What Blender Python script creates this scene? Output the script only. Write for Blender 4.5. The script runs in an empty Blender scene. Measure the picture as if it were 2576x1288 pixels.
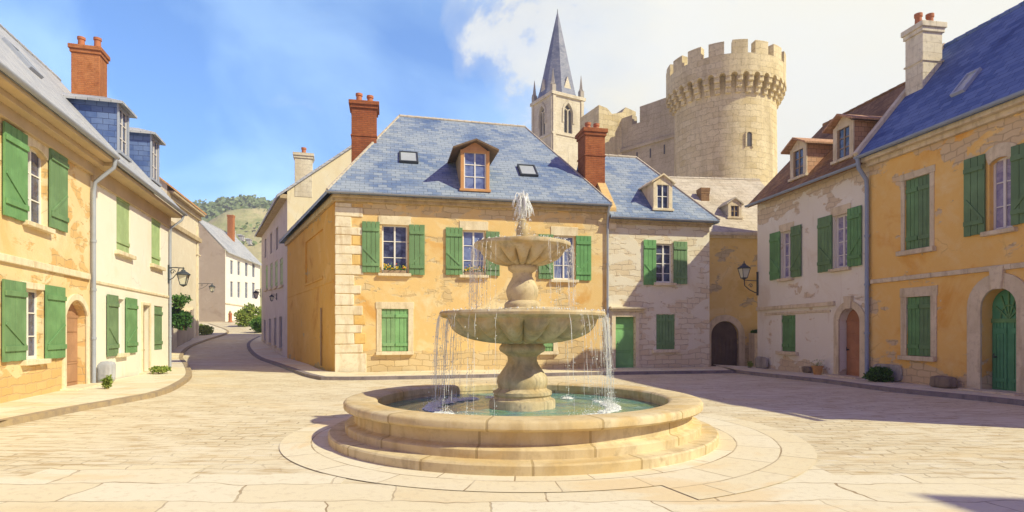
import bpy, math, random
from mathutils import Vector, Matrix, noise as mnoise
from mathutils.geometry import tessellate_polygon
R = math.radians
PI = math.pi
random.seed(7)
SC = bpy.context.scene
COL = SC.collection

# ------------------------------------------------------------------ camera, sky, sun, exposure
F_PX, HOR, EYE, UC = 1490.0, 835.0, 1.6, 1288.0      # focal length and horizon on a 2576-wide picture, eye height
cam_d = bpy.data.cameras.new('camera'); cam = bpy.data.objects.new('camera', cam_d); COL.objects.link(cam)
cam.location = (0, 0, EYE); cam.rotation_euler = (R(90), 0, 0)
cam_d.sensor_width = 36; cam_d.lens = 36 * F_PX / 2576; cam_d.shift_y = (HOR - 644) / 2576
cam_d.clip_end = 5000; cam_d.clip_start = 0.05
SC.camera = cam

SUN_AZ, SUN_EL = -24.0, 42.0                         # degrees from +X (minus: towards the camera side), elevation
sdir = Vector((math.cos(R(SUN_AZ)) * math.cos(R(SUN_EL)), math.sin(R(SUN_AZ)) * math.cos(R(SUN_EL)), math.sin(R(SUN_EL))))
sl = bpy.data.lights.new('sun', 'SUN'); sl.energy = 5.0; sl.angle = R(0.5); sl.color = (1.0, 0.94, 0.66)
so = bpy.data.objects.new('sun', sl); COL.objects.link(so)
so.rotation_euler = sdir.to_track_quat('Z', 'Y').to_euler(); so.location = (30, -12, 30)

SC.view_settings.view_transform = 'Standard'; SC.view_settings.look = 'None'
SC.view_settings.exposure = 0.20; SC.view_settings.gamma = 1.0
SC.view_settings.use_curve_mapping = False

world = bpy.data.worlds.new('World'); SC.world = world; world.use_nodes = True
def build_world():
    nt = world.node_tree; nt.nodes.clear(); L = nt.links.new
    def n(t, **k):
        x = nt.nodes.new(t)
        for a, b in k.items(): setattr(x, a, b)
        return x
    out = n('ShaderNodeOutputWorld'); bg = n('ShaderNodeBackground'); bg.inputs['Strength'].default_value = 0.10
    sky = n('ShaderNodeTexSky', sky_type='NISHITA', sun_disc=False)
    sky.sun_elevation = R(SUN_EL); sky.sun_rotation = math.atan2(sdir.x, sdir.y)
    sky.air_density = 1.0; sky.dust_density = 0.6; sky.ozone_density = 2.0
    tc = n('ShaderNodeTexCoord')
    sep = n('ShaderNodeSeparateXYZ'); L(tc.outputs['Generated'], sep.inputs[0])
    no = n('ShaderNodeTexNoise'); no.inputs['Scale'].default_value = 2.6; no.inputs['Detail'].default_value = 9; no.inputs['Roughness'].default_value = 0.56
    no.inputs['Distortion'].default_value = 0.35
    mp = n('ShaderNodeMapping'); mp.inputs['Scale'].default_value = (1, 1, 1.5); mp.inputs['Location'].default_value = (0.35, 0.1, 0.2)
    L(tc.outputs['Generated'], mp.inputs[0]); L(mp.outputs[0], no.inputs['Vector'])
    def math_(op, a, b):
        m = n('ShaderNodeMath', operation=op)
        for i, q in enumerate((a, b)):
            if isinstance(q, (int, float)): m.inputs[i].default_value = q
            else: L(q, m.inputs[i])
        return m.outputs[0]
    # more cloud towards the right and towards the horizon
    a = math_('MULTIPLY', sep.outputs['X'], 0.95)
    b = math_('MULTIPLY', math_('SUBTRACT', 0.42, sep.outputs['Z']), 0.50)
    c = math_('MULTIPLY', math_('SUBTRACT', no.outputs['Fac'], 0.5), 1.9)
    s = math_('ADD', math_('ADD', a, b), math_('ADD', c, 0.12))
    rp = n('ShaderNodeValToRGB'); rp.color_ramp.elements[0].position = 0.0; rp.color_ramp.elements[1].position = 0.42
    e = rp.color_ramp.elements; e[0].color = (0.0, 0.0, 0.0, 1); e[1].color = (1, 1, 1, 1)
    e2 = rp.color_ramp.elements.new(0.13); e2.color = (0.22, 0.22, 0.22, 1); e3 = rp.color_ramp.elements.new(0.20); e3.color = (0.80, 0.80, 0.80, 1)
    L(s, rp.inputs[0])
    # cream clouds, whiter on the left
    no2 = n('ShaderNodeTexNoise'); no2.inputs['Scale'].default_value = 3.2; no2.inputs['Detail'].default_value = 5
    L(mp.outputs[0], no2.inputs['Vector'])
    rc = n('ShaderNodeValToRGB'); rc.color_ramp.elements[0].position = 0.35; rc.color_ramp.elements[1].position = 0.68
    rc.color_ramp.elements[0].color = (8.9, 9.0, 8.6, 1); rc.color_ramp.elements[1].color = (9.2, 8.9, 7.5, 1)
    L(no2.outputs['Fac'], rc.inputs[0])
    tint = n('ShaderNodeMixRGB', blend_type='MULTIPLY'); tint.inputs[0].default_value = 1; tint.inputs[2].default_value = (0.50, 0.44, 1.0, 1)
    L(sky.outputs[0], tint.inputs[1])
    mix = n('ShaderNodeMixRGB'); L(rp.outputs[0], mix.inputs[0]); L(tint.outputs[0], mix.inputs[1]); L(rc.outputs[0], mix.inputs[2])
    # the cloud bank and the bright veil lie ahead; behind and overhead the sky is clear blue
    fr = n('ShaderNodeMapRange'); fr.inputs['From Min'].default_value = 0.05; fr.inputs['From Max'].default_value = 0.55; L(sep.outputs['Y'], fr.inputs['Value'])
    veil = n('ShaderNodeMixRGB', blend_type='MULTIPLY'); veil.inputs[0].default_value = 1; L(sky.outputs[0], veil.inputs[1])
    no3 = n('ShaderNodeTexNoise'); no3.inputs['Scale'].default_value = 4.2; no3.inputs['Detail'].default_value = 6; no3.inputs['Distortion'].default_value = 0.6; L(tc.outputs['Generated'], no3.inputs['Vector'])
    rv = n('ShaderNodeValToRGB'); rv.color_ramp.elements[0].position = 0.36; rv.color_ramp.elements[1].position = 0.64; rv.color_ramp.elements[0].color = (1.2, 1.85, 2.5, 1); rv.color_ramp.elements[1].color = (2.7, 2.95, 2.95, 1); L(no3.outputs['Fac'], rv.inputs[0]); L(rv.outputs[0], veil.inputs[2])
    L(veil.outputs[0], mix.inputs[1])
    fin = n('ShaderNodeMixRGB'); up = n('ShaderNodeMapRange'); up.inputs['From Min'].default_value = 0.50; up.inputs['From Max'].default_value = 0.64; up.inputs['To Min'].default_value = 1.0; up.inputs['To Max'].default_value = 0.0; L(sep.outputs['Z'], up.inputs['Value'])
    L(math_('MULTIPLY', fr.outputs[0], up.outputs[0]), fin.inputs[0])
    hz = n('ShaderNodeMixRGB'); hz.inputs[0].default_value = 0.4; hz.inputs[2].default_value = (2.2, 1.6, 5.2, 1); L(tint.outputs[0], hz.inputs[1]); L(hz.outputs[0], fin.inputs[1]); L(mix.outputs[0], fin.inputs[2])
    L(fin.outputs[0], bg.inputs[0]); L(bg.outputs[0], out.inputs[0])
build_world()

# ------------------------------------------------------------------ where things stand
def terrain(y):                                       # the street climbs behind the square
    if y < 33: return 0.0
    if y < 48: return 0.8 * ((y - 33) / 15) ** 1.5
    if y < 82: return 0.8 + 0.078 * (y - 48)
    return 3.452 + 0.004 * (y - 82)
def G(u, v, dz=0.0):                                  # a spot on the ground
    y = 5.0
    prev = None
    while y < 120:
        zt = terrain(y) + dz
        vv = HOR + (EYE - zt) / y * F_PX
        if vv <= v: break
        y += 0.02
    return Vector(((u - UC) / F_PX * y, y, terrain(y)))

class Fac:                                            # a facade: A left end, B right end as seen from outside
    def __init__(s, A, B, z=0.0):
        s.A = Vector((A[0], A[1])); s.B = Vector((B[0], B[1])); s.len = (s.B - s.A).length
        s.d = (s.B - s.A).normalized(); s.n = Vector((-s.d.y, s.d.x)); s.z0 = z; s.holes = []
        s.M = Matrix(((s.d.x, s.n.x, 0, A[0]), (s.d.y, s.n.y, 0, A[1]), (0, 0, 1, z), (0, 0, 0, 1)))
    def s(self, u, y=0.0):
        a = self.A + self.n * y; k = (u - UC) / F_PX
        return (k * a.y - a.x) / (self.d.x - k * self.d.y)
    def Y(self, s, y=0.0): return (self.A + self.d * s + self.n * y).y
    def zz(self, u, v, y=0.0): return EYE + (HOR - v) / F_PX * self.Y(self.s(u, y), y) - self.z0
    def rect(self, u0, u1, v0, v1, y=0.0):
        um = (u0 + u1) / 2
        return self.s(u0, y), self.s(u1, y), self.zz(um, v1, y), self.zz(um, v0, y)

# ------------------------------------------------------------------ mesh builder
class MB:
    def __init__(s, xf=None): s.v = []; s.f = []; s.xf = xf or Matrix.Identity(4); s.uv = {}
    def add(s, p):
        s.v.append(s.xf @ Vector(p)); return len(s.v) - 1
    def face(s, pts): s.f.append([s.add(p) for p in pts])
    def box(s, x0, x1, y0, y1, z0, z1, j=0.0):
        c = [(x0,y0,z0),(x1,y0,z0),(x1,y1,z0),(x0,y1,z0),(x0,y0,z1),(x1,y0,z1),(x1,y1,z1),(x0,y1,z1)]
        if j: c = [(a + random.uniform(-j, j), b + (random.uniform(-j, 0) * .5), d + random.uniform(-j, j)) for a, b, d in c]
        i = [s.add(p) for p in c]
        for q in ((0,3,2,1),(4,5,6,7),(0,1,5,4),(1,2,6,5),(2,3,7,6),(3,0,4,7)): s.f.append([i[k] for k in q])
    def bar(s, p, q, w, h, up=(0, 0, 1)):
        p = Vector(p); q = Vector(q); t = (q - p).normalized(); u = Vector(up)
        a = t.cross(u)
        if a.length < 1e-4: a = t.cross(Vector((0, 1, 0)))
        a.normalize(); b = a.cross(t).normalized()
        i = []
        for c in (p, q):
            for sa, sb in ((-1,-1),(1,-1),(1,1),(-1,1)): i.append(s.add(c + a * (w/2*sa) + b * (h/2*sb)))
        for f in ((3,2,1,0),(4,5,6,7),(0,1,5,4),(1,2,6,5),(2,3,7,6),(3,0,4,7)): s.f.append([i[k] for k in f])
    def tube(s, pts, r, n=8, caps=True):
        pts = [Vector(p) for p in pts]; m = len(pts)
        rr = r if isinstance(r, (list, tuple)) else [r] * m
        rings = []; ref = None
        for k in range(m):
            t = (pts[min(k+1, m-1)] - pts[max(k-1, 0)])
            if t.length < 1e-6: t = Vector((0, 0, 1))
            t.normalize()
            if ref is None:
                ref = Vector((1, 0, 0)) if abs(t.x) < .8 else Vector((0, 1, 0))
            a = (ref - t * ref.dot(t))
            if a.length < 1e-4: a = t.orthogonal()
            a.normalize(); ref = a; b = t.cross(a)
            rings.append([s.add(pts[k] + (a * math.cos(2*PI*i/n) + b * math.sin(2*PI*i/n)) * rr[k]) for i in range(n)])
        for k in range(m - 1):
            for i in range(n):
                s.f.append([rings[k][i], rings[k][(i+1) % n], rings[k+1][(i+1) % n], rings[k+1][i]])
        if caps: s.f.append(rings[0][::-1]); s.f.append(rings[-1])
    def lathe(s, prof, n=64, mod=None, cap=True, cx=0, cy=0):
        rings = []
        for (r, z) in prof:
            ring = []
            for i in range(n):
                a = 2*PI*i/n; q = r
                zz_ = z
                if mod: q, zz_ = mod(r, z, a)
                ring.append(s.add((cx + q*math.cos(a), cy + q*math.sin(a), zz_)))
            rings.append(ring)
        for k in range(len(rings) - 1):
            for i in range(n):
                s.f.append([rings[k][i], rings[k][(i+1) % n], rings[k+1][(i+1) % n], rings[k+1][i]])
        if cap: s.f.append(rings[0][::-1]); s.f.append(rings[-1])
    def prism(s, poly, y0, y1):                       # (x, z) outline anticlockwise from the front, extruded in y
        n = len(poly)
        a = [s.add((x, y0, z)) for x, z in poly]; b = [s.add((x, y1, z)) for x, z in poly]
        if n == 4: s.f.append(a); s.f.append(b[::-1])
        else:
            for t in tessellate_polygon([[Vector((x, 0, z)) for x, z in poly]]):
                s.tri(a, t); s.tri(b, t, True)
        for i in range(n): s.f.append([a[(i+1) % n], a[i], b[i], b[(i+1) % n]])
    def tri(s, idx, t, back=False):
        p = [s.xf.inverted() @ s.v[idx[k]] for k in t]
        nn = (p[1]-p[0]).cross(p[2]-p[0])
        f = [idx[k] for k in t]
        want = 1 if back else -1
        if nn.y * want < 0: f = f[::-1]
        s.f.append(f)
    def panel(s, outline, holes, depth=0.2, y=0.0, depths=None):   # wall face in the x-z plane facing -y, with recessed openings
        loops = [outline] + holes
        idx = [s.add((x, y, z)) for lp in loops for x, z in lp]
        for t in tessellate_polygon([[Vector((x, 0, z)) for x, z in lp] for lp in loops]): s.tri(idx, t)
        for hi, h in enumerate(holes):
            n = len(h); depth = depths[hi] if depths else depth
            for i in range(n):
                (x0, z0), (x1, z1) = h[i], h[(i+1) % n]
                s.face([(x0, y, z0), (x1, y, z1), (x1, y+depth, z1), (x0, y+depth, z0)])
    def slab(s, polys, th):                           # roof planes with a thickness
        from collections import Counter
        key = lambda p: (round(p[0], 3), round(p[1], 3), round(p[2], 3))
        ed = Counter()
        for p in polys:
            for i in range(len(p)): ed[frozenset((key(p[i]), key(p[(i+1) % len(p)])))] += 1
        for p in polys:
            s.face(p); s.face([(a, b, c - th) for a, b, c in p][::-1])
            for i in range(len(p)):
                q, w = p[i], p[(i+1) % len(p)]
                if ed[frozenset((key(q), key(w)))] == 1:
                    s.face([(q[0], q[1], q[2]-th), (w[0], w[1], w[2]-th), w, q])
    def build(s, name, m, parent=None, smooth=False, bevel=0.0, uvf=None, loc=None):
        me = bpy.data.meshes.new(name); me.from_pydata([tuple(p) for p in s.v], [], s.f); me.update()
        uvl = me.uv_layers.new(name='UVMap').data
        vs = me.vertices
        for p in me.polygons:
            nrm = p.normal
            if abs(nrm.z) > 0.98: ua, va = Vector((1, 0, 0)), Vector((0, 1, 0))
            else:
                ua = Vector((0, 0, 1)).cross(nrm).normalized(); va = nrm.cross(ua)
            for li in p.loop_indices:
                co = vs[me.loops[li].vertex_index].co
                uvl[li].uv = uvf(co, p) if uvf else (co.dot(ua), co.dot(va))
            p.use_smooth = smooth
        me.materials.append(m)
        o = bpy.data.objects.new(name, me); COL.objects.link(o)
        if parent: o.parent = parent
        if loc is not None: o.location = loc
        if bevel:
            b = o.modifiers.new('bevel', 'BEVEL'); b.width = bevel; b.segments = 2; b.limit_method = 'ANGLE'; b.angle_limit = R(40)
        if smooth:
            try: me.set_sharp_from_angle(angle=R(42))
            except Exception: pass
        return o
def tag(o, label=None, cat=None, group=None, kind=None):
    if label: o['label'] = label
    if cat: o['category'] = cat
    if group: o['group'] = group
    if kind: o['kind'] = kind
    return o
def empty(name, M, label, cat, group=None):
    o = bpy.data.objects.new(name, None); COL.objects.link(o); o.matrix_world = M; o.empty_display_size = 0.3
    return tag(o, label, cat, group)
def at(x, y, z=0.0, rz=0.0): return Matrix.Translation((x, y, z)) @ Matrix.Rotation(rz, 4, 'Z')

# ------------------------------------------------------------------ materials
class NT:
    def __init__(s, name):
        s.m = bpy.data.materials.new(name); s.m.use_nodes = True; s.nt = s.m.node_tree
        s.p = s.nt.nodes['Principled BSDF']; s.tc = s.nt.nodes.new('ShaderNodeTexCoord')
    def link(s, a, b): s.nt.links.new(a, b)
    def node(s, t, ins=None, **k):
        x = s.nt.nodes.new(t)
        for a, b in k.items(): setattr(x, a, b)
        for a, b in (ins or {}).items():
            if hasattr(b, 'is_output') or isinstance(b, bpy.types.NodeSocket): s.link(b, x.inputs[a])
            else: x.inputs[a].default_value = b
        return x
    def map(s, src, scale=(1, 1, 1), loc=(0, 0, 0)):
        return s.node('ShaderNodeMapping', {'Vector': s.tc.outputs[src], 'Scale': scale, 'Location': loc}).outputs[0]
    def noise(s, vec, scale, detail=5, rough=.55, dist=0.0):
        return s.node('ShaderNodeTexNoise', {'Vector': vec, 'Scale': scale, 'Detail': detail, 'Roughness': rough, 'Distortion': dist})
    def ramp(s, fac, stops):
        x = s.node('ShaderNodeValToRGB'); cr = x.color_ramp
        while len(cr.elements) < len(stops): cr.elements.new(0.5)
        for e, (p, c) in zip(cr.elements, stops):
            e.position = p; e.color = (c, c, c, 1) if isinstance(c, (int, float)) else (*c, 1)
        s.link(fac, x.inputs[0]); return x.outputs[0]
    def mix(s, f, a, b, mode='MIX'):
        x = s.node('ShaderNodeMixRGB', blend_type=mode)
        for i, q in enumerate((f, a, b)):
            if isinstance(q, bpy.types.NodeSocket): s.link(q, x.inputs[i])
            elif i == 0: x.inputs[0].default_value = q
            else: x.inputs[i].default_value = (*q, 1) if len(q) == 3 else q
        return x.outputs[0]
    def math(s, op, a, b=0.0, clamp=False):
        x = s.node('ShaderNodeMath', operation=op, use_clamp=clamp)
        for i, q in enumerate((a, b)):
            if isinstance(q, bpy.types.NodeSocket): s.link(q, x.inputs[i])
            else: x.inputs[i].default_value = q
        return x.outputs[0]
    def distort(s, vec, scale, amt):
        n = s.noise(vec, scale, 3)
        d = s.node('ShaderNodeVectorMath', {0: n.outputs['Color'], 1: (.5, .5, .5)}, operation='SUBTRACT').outputs[0]
        d = s.node('ShaderNodeVectorMath', {0: d, 'Scale': amt}, operation='SCALE').outputs[0]
        return s.node('ShaderNodeVectorMath', {0: vec, 1: d}, operation='ADD').outputs[0]
    def brick(s, vec, c1, c2, mortar, w, h, ms, smooth=.2, off=.5, bias=0.0):
        return s.node('ShaderNodeTexBrick', {'Vector': vec, 'Color1': (*c1, 1), 'Color2': (*c2, 1), 'Mortar': (*mortar, 1), 'Scale': 1.0,
            'Mortar Size': ms, 'Mortar Smooth': smooth, 'Bias': bias, 'Brick Width': w, 'Row Height': h}, offset=off, squash=1.0)
    def done(s, col, rough=.85, height=None, bump=.3, dist=.02, spec=.25):
        if isinstance(col, bpy.types.NodeSocket): s.link(col, s.p.inputs['Base Color'])
        else: s.p.inputs['Base Color'].default_value = (*col, 1)
        if isinstance(rough, bpy.types.NodeSocket): s.link(rough, s.p.inputs['Roughness'])
        else: s.p.inputs['Roughness'].default_value = rough
        s.p.inputs['Specular IOR Level'].default_value = spec
        if height is not None:
            b = s.node('ShaderNodeBump', {'Height': height, 'Strength': bump, 'Distance': dist})
            s.link(b.outputs[0], s.p.inputs['Normal'])
        return s.m
def mul(c, k): return tuple(min(1, x * k) for x in c)

def plaster(name, base, alt, pale, stone=None, patch=0.58, low=0.0, seed=0.0, w=.42, h=.2, stain=(.45, .30, .14)):
    """blotchy lime plaster; where it has come off, rubble stone shows"""
    t = NT(name); ob = t.map('Object', loc=(seed, seed*1.7, seed*.6))
    n1 = t.noise(ob, .55, 7, .6, .6); n2 = t.noise(ob, 2.3, 8, .65); n3 = t.noise(ob, 14, 4)
    col = t.ramp(n1.outputs['Fac'], [(.32, alt), (.44, base), (.54, base), (.66, pale)])
    col = t.mix(t.ramp(n2.outputs['Fac'], [(.50, 0.0), (.75, .55)]), col, pale)
    st = t.noise(t.map('Object', (3.0, 3.0, .45), (seed, 3, 1)), 1.3, 6, .6)
    col = t.mix(t.ramp(st.outputs['Fac'], [(.60, 0.0), (.80, .45)]), col, stain)
    hgt = t.math('MULTIPLY', n3.outputs['Fac'], .35)
    # hairline cracks
    vo = t.node('ShaderNodeTexVoronoi', {'Vector': t.distort(t.map('Object', (1, 1, 1), (seed, 0, 0)), 1.6, .7), 'Scale': .55}, feature='DISTANCE_TO_EDGE')
    ck = t.math('MULTIPLY', t.ramp(vo.outputs['Distance'], [(.0, 1.0), (.012, 0.0)]), t.ramp(n1.outputs['Fac'], [(.54, 0.0), (.62, .5)]))
    col = t.mix(ck, col, mul(alt, .5))
    if stone:
        bv = t.distort(t.distort(t.map('UV', loc=(seed, seed, 0)), 1.1, .35), 4.0, .10)
        br = t.brick(bv, stone[0], stone[1], stone[2], w, h, .018, .35)
        pn = t.noise(t.map('Object', (.9, .9, 1.6), (seed*2, 1, 5)), .95, 5, .6, .4)
        fac = pn.outputs['Fac']
        if low:
            sep = t.node('ShaderNodeSeparateXYZ', {0: t.tc.outputs['Object']})
            g = t.math('MULTIPLY', t.math('SUBTRACT', low, sep.outputs['Z']), .35)
            g = t.math('MAXIMUM', g, t.math('MULTIPLY', t.math('SUBTRACT', sep.outputs['Z'], 5.7), .16)); g = t.math('MAXIMUM', g, 0.0)
            fac = t.math('ADD', fac, g)
        mk = t.ramp(fac, [(patch, 0.0), (patch + .03, 1.0)])
        scol = t.mix(.35, br.outputs['Color'], t.ramp(n2.outputs['Fac'], [(.3, stone[1]), (.7, stone[0])]))
        col = t.mix(mk, col, scol)
        hb = t.math('MULTIPLY', t.math('MULTIPLY', br.outputs['Fac'], -1.0), mk)
        hgt = t.math('ADD', hgt, t.math('SUBTRACT', hb, t.math('MULTIPLY', mk, .4)))
    return t.done(col, .9, hgt, .55, .02, .15)

def masonry(name, c1, c2, mortar, w=.5, h=.25, seed=0.0, ms=.016, amt=.16, blot=None, bump=.6):
    t = NT(name); uv = t.map('UV', loc=(seed, seed*.3, 0))
    bv = t.distort(uv, 1.7, amt)
    br = t.brick(bv, c1, c2, mortar, w, h, ms, .3)
    ob = t.map('Object', loc=(seed, 0, 0))
    n1 = t.noise(ob, .5, 7, .62, .5); n2 = t.noise(ob, 6, 6, .65)
    col = t.mix(t.ramp(n1.outputs['Fac'], [(.40, 0.0), (.66, .75)]), br.outputs['Color'], blot or mul(c1, 1.12))
    col = t.mix(t.ramp(n2.outputs['Fac'], [(.50, 0.0), (.72, .6)]), col, mul(c2, .58))
    st = t.noise(t.map('Object', (.9, .9, .16), (seed, 0, 0)), 1.0, 7, .62, .4)
    col = t.mix(t.ramp(st.outputs['Fac'], [(.50, 0.0), (.66, .5)]), col, mul(mortar, .85))
    hgt = t.math('SUBTRACT', t.math('MULTIPLY', n2.outputs['Fac'], .5), br.outputs['Fac'])
    return t.done(col, .92, hgt, bump, .02, .12)

def slate(name, c1, c2, c3, w=.34, h=.2, seed=0.0, rough=.55, gap=(.03, .03, .04)):
    t = NT(name); uv = t.map('UV', loc=(seed, seed, 0))
    bv = t.distort(uv, 3.0, .05)
    br = t.brick(bv, (0, 0, 0), (1, 1, 1), (.5, .5, .5), w, h, .008, .1)
    ob = t.map('Object', loc=(seed, 2, 0))
    n1 = t.noise(ob, .45, 6, .6, .6); n2 = t.noise(t.map('UV', (1, 3, 1)), 2.2, 5, .65)
    fac = t.math('ADD', t.math('MULTIPLY', n1.outputs['Fac'], .75), t.math('MULTIPLY', br.outputs['Color'], .20))
    fac = t.math('ADD', fac, t.math('MULTIPLY', n2.outputs['Fac'], .25))
    col = t.ramp(fac, [(.36, c1), (.52, c2), (.70, c3)])
    gm = t.math('MULTIPLY', br.outputs['Fac'], t.ramp(n2.outputs['Fac'], [(.40, .30), (.60, 1.0)]))
    col = t.mix(gm, col, gap)
    li = t.noise(ob, 5.0, 6, .7)
    col = t.mix(t.ramp(li.outputs['Fac'], [(.62, 0.0), (.74, .5)]), col, mul(c3, 1.15))
    # each course overlaps the one below: saw-tooth height along the slope
    sp = t.node('ShaderNodeSeparateXYZ', {0: bv})
    saw = t.math('FRACT', t.math('DIVIDE', sp.outputs['Y'], h))
    hgt = t.math('SUBTRACT', t.math('ADD', t.math('MULTIPLY', t.math('SUBTRACT', 1.0, saw), .8), t.math('MULTIPLY', br.outputs['Color'], .35)), t.math('MULTIPLY', br.outputs['Fac'], .8))
    return t.done(col, rough, hgt, .5, .02, .3)

def wood(name, c1, c2, rough=.55, scale=1.0, vert=True, worn=None):
    t = NT(name)
    sc = (22*scale, 22*scale, 1.1*scale) if vert else (1.1*scale, 22*scale, 22*scale)
    n = t.noise(t.map('Object', sc), 1.0, 5, .6, .3); n2 = t.noise(t.map('Object'), 1.6, 6, .6)
    col = t.mix(n.outputs['Fac'], c1, c2)
    col = t.mix(t.ramp(n2.outputs['Fac'], [(.46, 0.0), (.72, .7)]), col, worn or mul(c2, 1.35))
    oi = t.node('ShaderNodeObjectInfo'); hv = t.node('ShaderNodeHueSaturation', {'Hue': t.math('ADD', .485, t.math('MULTIPLY', oi.outputs['Random'], .03)), 'Saturation': t.math('ADD', .78, t.math('MULTIPLY', oi.outputs['Random'], .25)), 'Value': t.math('ADD', .85, t.math('MULTIPLY', oi.outputs['Random'], .35)), 'Fac': 1.0, 'Color': col})
    col = hv.outputs[0]
    return t.done(col, rough, n.outputs['Fac'], .25, .004, .3)

def plain(name, c, rough=.6, var=.15, metal=0.0, scale=6.0, spec=.3, bump=.2):
    t = NT(name); n = t.noise(t.map('Object'), scale, 6, .65); n2 = t.noise(t.map('Object'), scale*.18, 5, .6)
    col = t.mix(n.outputs['Fac'], mul(c, 1 - var), mul(c, 1 + var))
    col = t.mix(t.ramp(n2.outputs['Fac'], [(.4, 0.0), (.7, .6)]), col, mul(c, 1 + var*1.6))
    m = t.done(col, rough, n.outputs['Fac'], bump, .01, spec); t.p.inputs['Metallic'].default_value = metal
    return m

def stone_mat(name, c1, c2, dark, seed=0.0, moss=None, scale=1.0, joint=None):
    t = NT(name); ob = t.map('Object', loc=(seed, seed, seed))
    n1 = t.noise(ob, 1.3*scale, 8, .62, .7); n2 = t.noise(ob, 7*scale, 8, .68); n3 = t.noise(ob, 40*scale, 4)
    col = t.ramp(n1.outputs['Fac'], [(.32, c2), (.52, c1), (.68, mul(c1, 1.1))])
    col = t.mix(t.ramp(n2.outputs['Fac'], [(.52, 0.0), (.74, .7)]), col, dark)
    st = t.noise(t.map('Object', (4, 4, .7), (seed, 0, 0)), 1.0, 7, .65, .4)
    col = t.mix(t.ramp(st.outputs['Fac'], [(.50, 0.0), (.68, .75)]), col, moss or dark)
    h = t.math('ADD', n2.outputs['Fac'], t.math('MULTIPLY', n3.outputs['Fac'], .3))
    if joint:
        br = t.brick(t.map('UV'), (1, 1, 1), (.55, .55, .55), (0, 0, 0), joint[0], joint[1], .018, .3)
        col = t.mix(t.math('MULTIPLY', br.outputs['Fac'], .7), col, mul(dark, .45))
        col = t.mix(t.ramp(br.outputs['Color'], [(.5, .45), (1.0, 0.0)]), col, c2)
        h = t.math('SUBTRACT', h, br.outputs['Fac'])
    return t.done(col, .88, h, .45, .012, .15)

def glass_mat(name, c, c2):
    t = NT(name); n = t.noise(t.map('Object', (1.2, 1.2, 1.6)), 1.9, 4, .6, 1.0)
    col = t.ramp(n.outputs['Fac'], [(.40, c), (.62, c2)])
    m = t.done(col, .06, None, spec=.6); return m

def leaf_mat(name, c1, c2, c3):
    t = NT(name); n = t.noise(t.map('Object'), 5, 4); 
    g = t.node('ShaderNodeNewGeometry')
    f = t.math('ADD', t.math('MULTIPLY', n.outputs['Fac'], .6), t.math('MULTIPLY', g.outputs['Random Per Island'], .4))
    col = t.ramp(f, [(.3, c1), (.5, c2), (.72, c3)])
    m = t.done(col, .6, None, spec=.25)
    tr = t.node('ShaderNodeBsdfTranslucent', {'Color': col}); mx = t.node('ShaderNodeMixShader', {0: .3})
    t.link(t.p.outputs[0], mx.inputs[1]); t.link(tr.outputs[0], mx.inputs[2])
    t.link(mx.outputs[0], t.nt.nodes['Material Output'].inputs[0]); return m

OCH_ST = ((.74, .60, .36), (.64, .46, .22), (.46, .33, .17))
M = {}
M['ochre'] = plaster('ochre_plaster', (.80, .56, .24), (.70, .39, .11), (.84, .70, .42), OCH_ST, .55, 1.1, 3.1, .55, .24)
M['ochre_side'] = plaster('ochre_side_plaster', (.66, .37, .085), (.52, .24, .045), (.70, .43, .14), ((.55, .42, .24), (.45, .32, .15), (.35, .24, .12)), .66, .5, 9.1)  # darkened copy of the ochre plaster, shade painted in for the side wall
M['ochre_left'] = plaster('honey_plaster', (.80, .62, .34), (.76, .54, .24), (.84, .72, .48), ((.76, .52, .24), (.68, .43, .17), (.54, .40, .22)), .53, 1.0, 5.3, .5, .22)
M['ochre_right'] = plaster('amber_plaster', (.84, .52, .16), (.76, .38, .08), (.86, .62, .28), ((.70, .54, .34), (.64, .46, .26), (.46, .33, .2)), .62, 1.1, 1.3)
M['cream'] = plaster('cream_plaster', (.85, .81, .69), (.82, .76, .61), (.87, .84, .75), None, seed=2.2, stain=(.62, .53, .36))
M['stone_white'] = plaster('pale_rubble', (.80, .73, .57), (.72, .62, .44), (.84, .79, .65), ((.82, .75, .58), (.70, .56, .36), (.46, .36, .24)), .50, 1.0, 6.6, .6, .22)
M['lilac'] = plaster('lilac_plaster', (.80, .74, .63), (.72, .63, .50), (.84, .80, .71), ((.72, .60, .44), (.62, .49, .34), (.46, .36, .26)), .61, .7, 7.7)
M['tan'] = plaster('tan_plaster', (.70, .61, .46), (.62, .53, .38), (.76, .69, .54), None, seed=4.1)
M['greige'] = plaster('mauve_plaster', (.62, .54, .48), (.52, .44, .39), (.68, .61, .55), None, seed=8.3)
M['umber'] = plaster('umber_plaster', (.44, .36, .29), (.36, .28, .22), (.50, .42, .34), None, seed=1.9)  # brown garden wall plaster; on the far gable it stands in for shade
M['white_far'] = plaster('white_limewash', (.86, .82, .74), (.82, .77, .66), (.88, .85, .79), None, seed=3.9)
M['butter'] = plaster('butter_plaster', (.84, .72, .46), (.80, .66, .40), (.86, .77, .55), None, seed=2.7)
M['gate'] = plaster('straw_plaster', (.74, .54, .22), (.62, .42, .14), (.80, .64, .34), ((.56, .46, .30), (.48, .38, .24), (.36, .28, .18)), .57, 1.6, 4.4)
M['slate_blue'] = slate('blue_slate', (.085, .15, .31), (.18, .245, .37), (.33, .385, .45), seed=1)
M['slate_grey'] = slate('grey_slate', (.30, .31, .33), (.42, .43, .45), (.52, .52, .52), seed=2)
M['slate_dark'] = slate('midnight_slate', (.035, .07, .22), (.075, .13, .32), (.15, .22, .42), seed=3, rough=.75, gap=(.02, .03, .09))
M['slate_spire'] = slate('spire_slate', (.10, .115, .19), (.16, .18, .26), (.24, .25, .32), .5, .3, seed=4)
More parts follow.
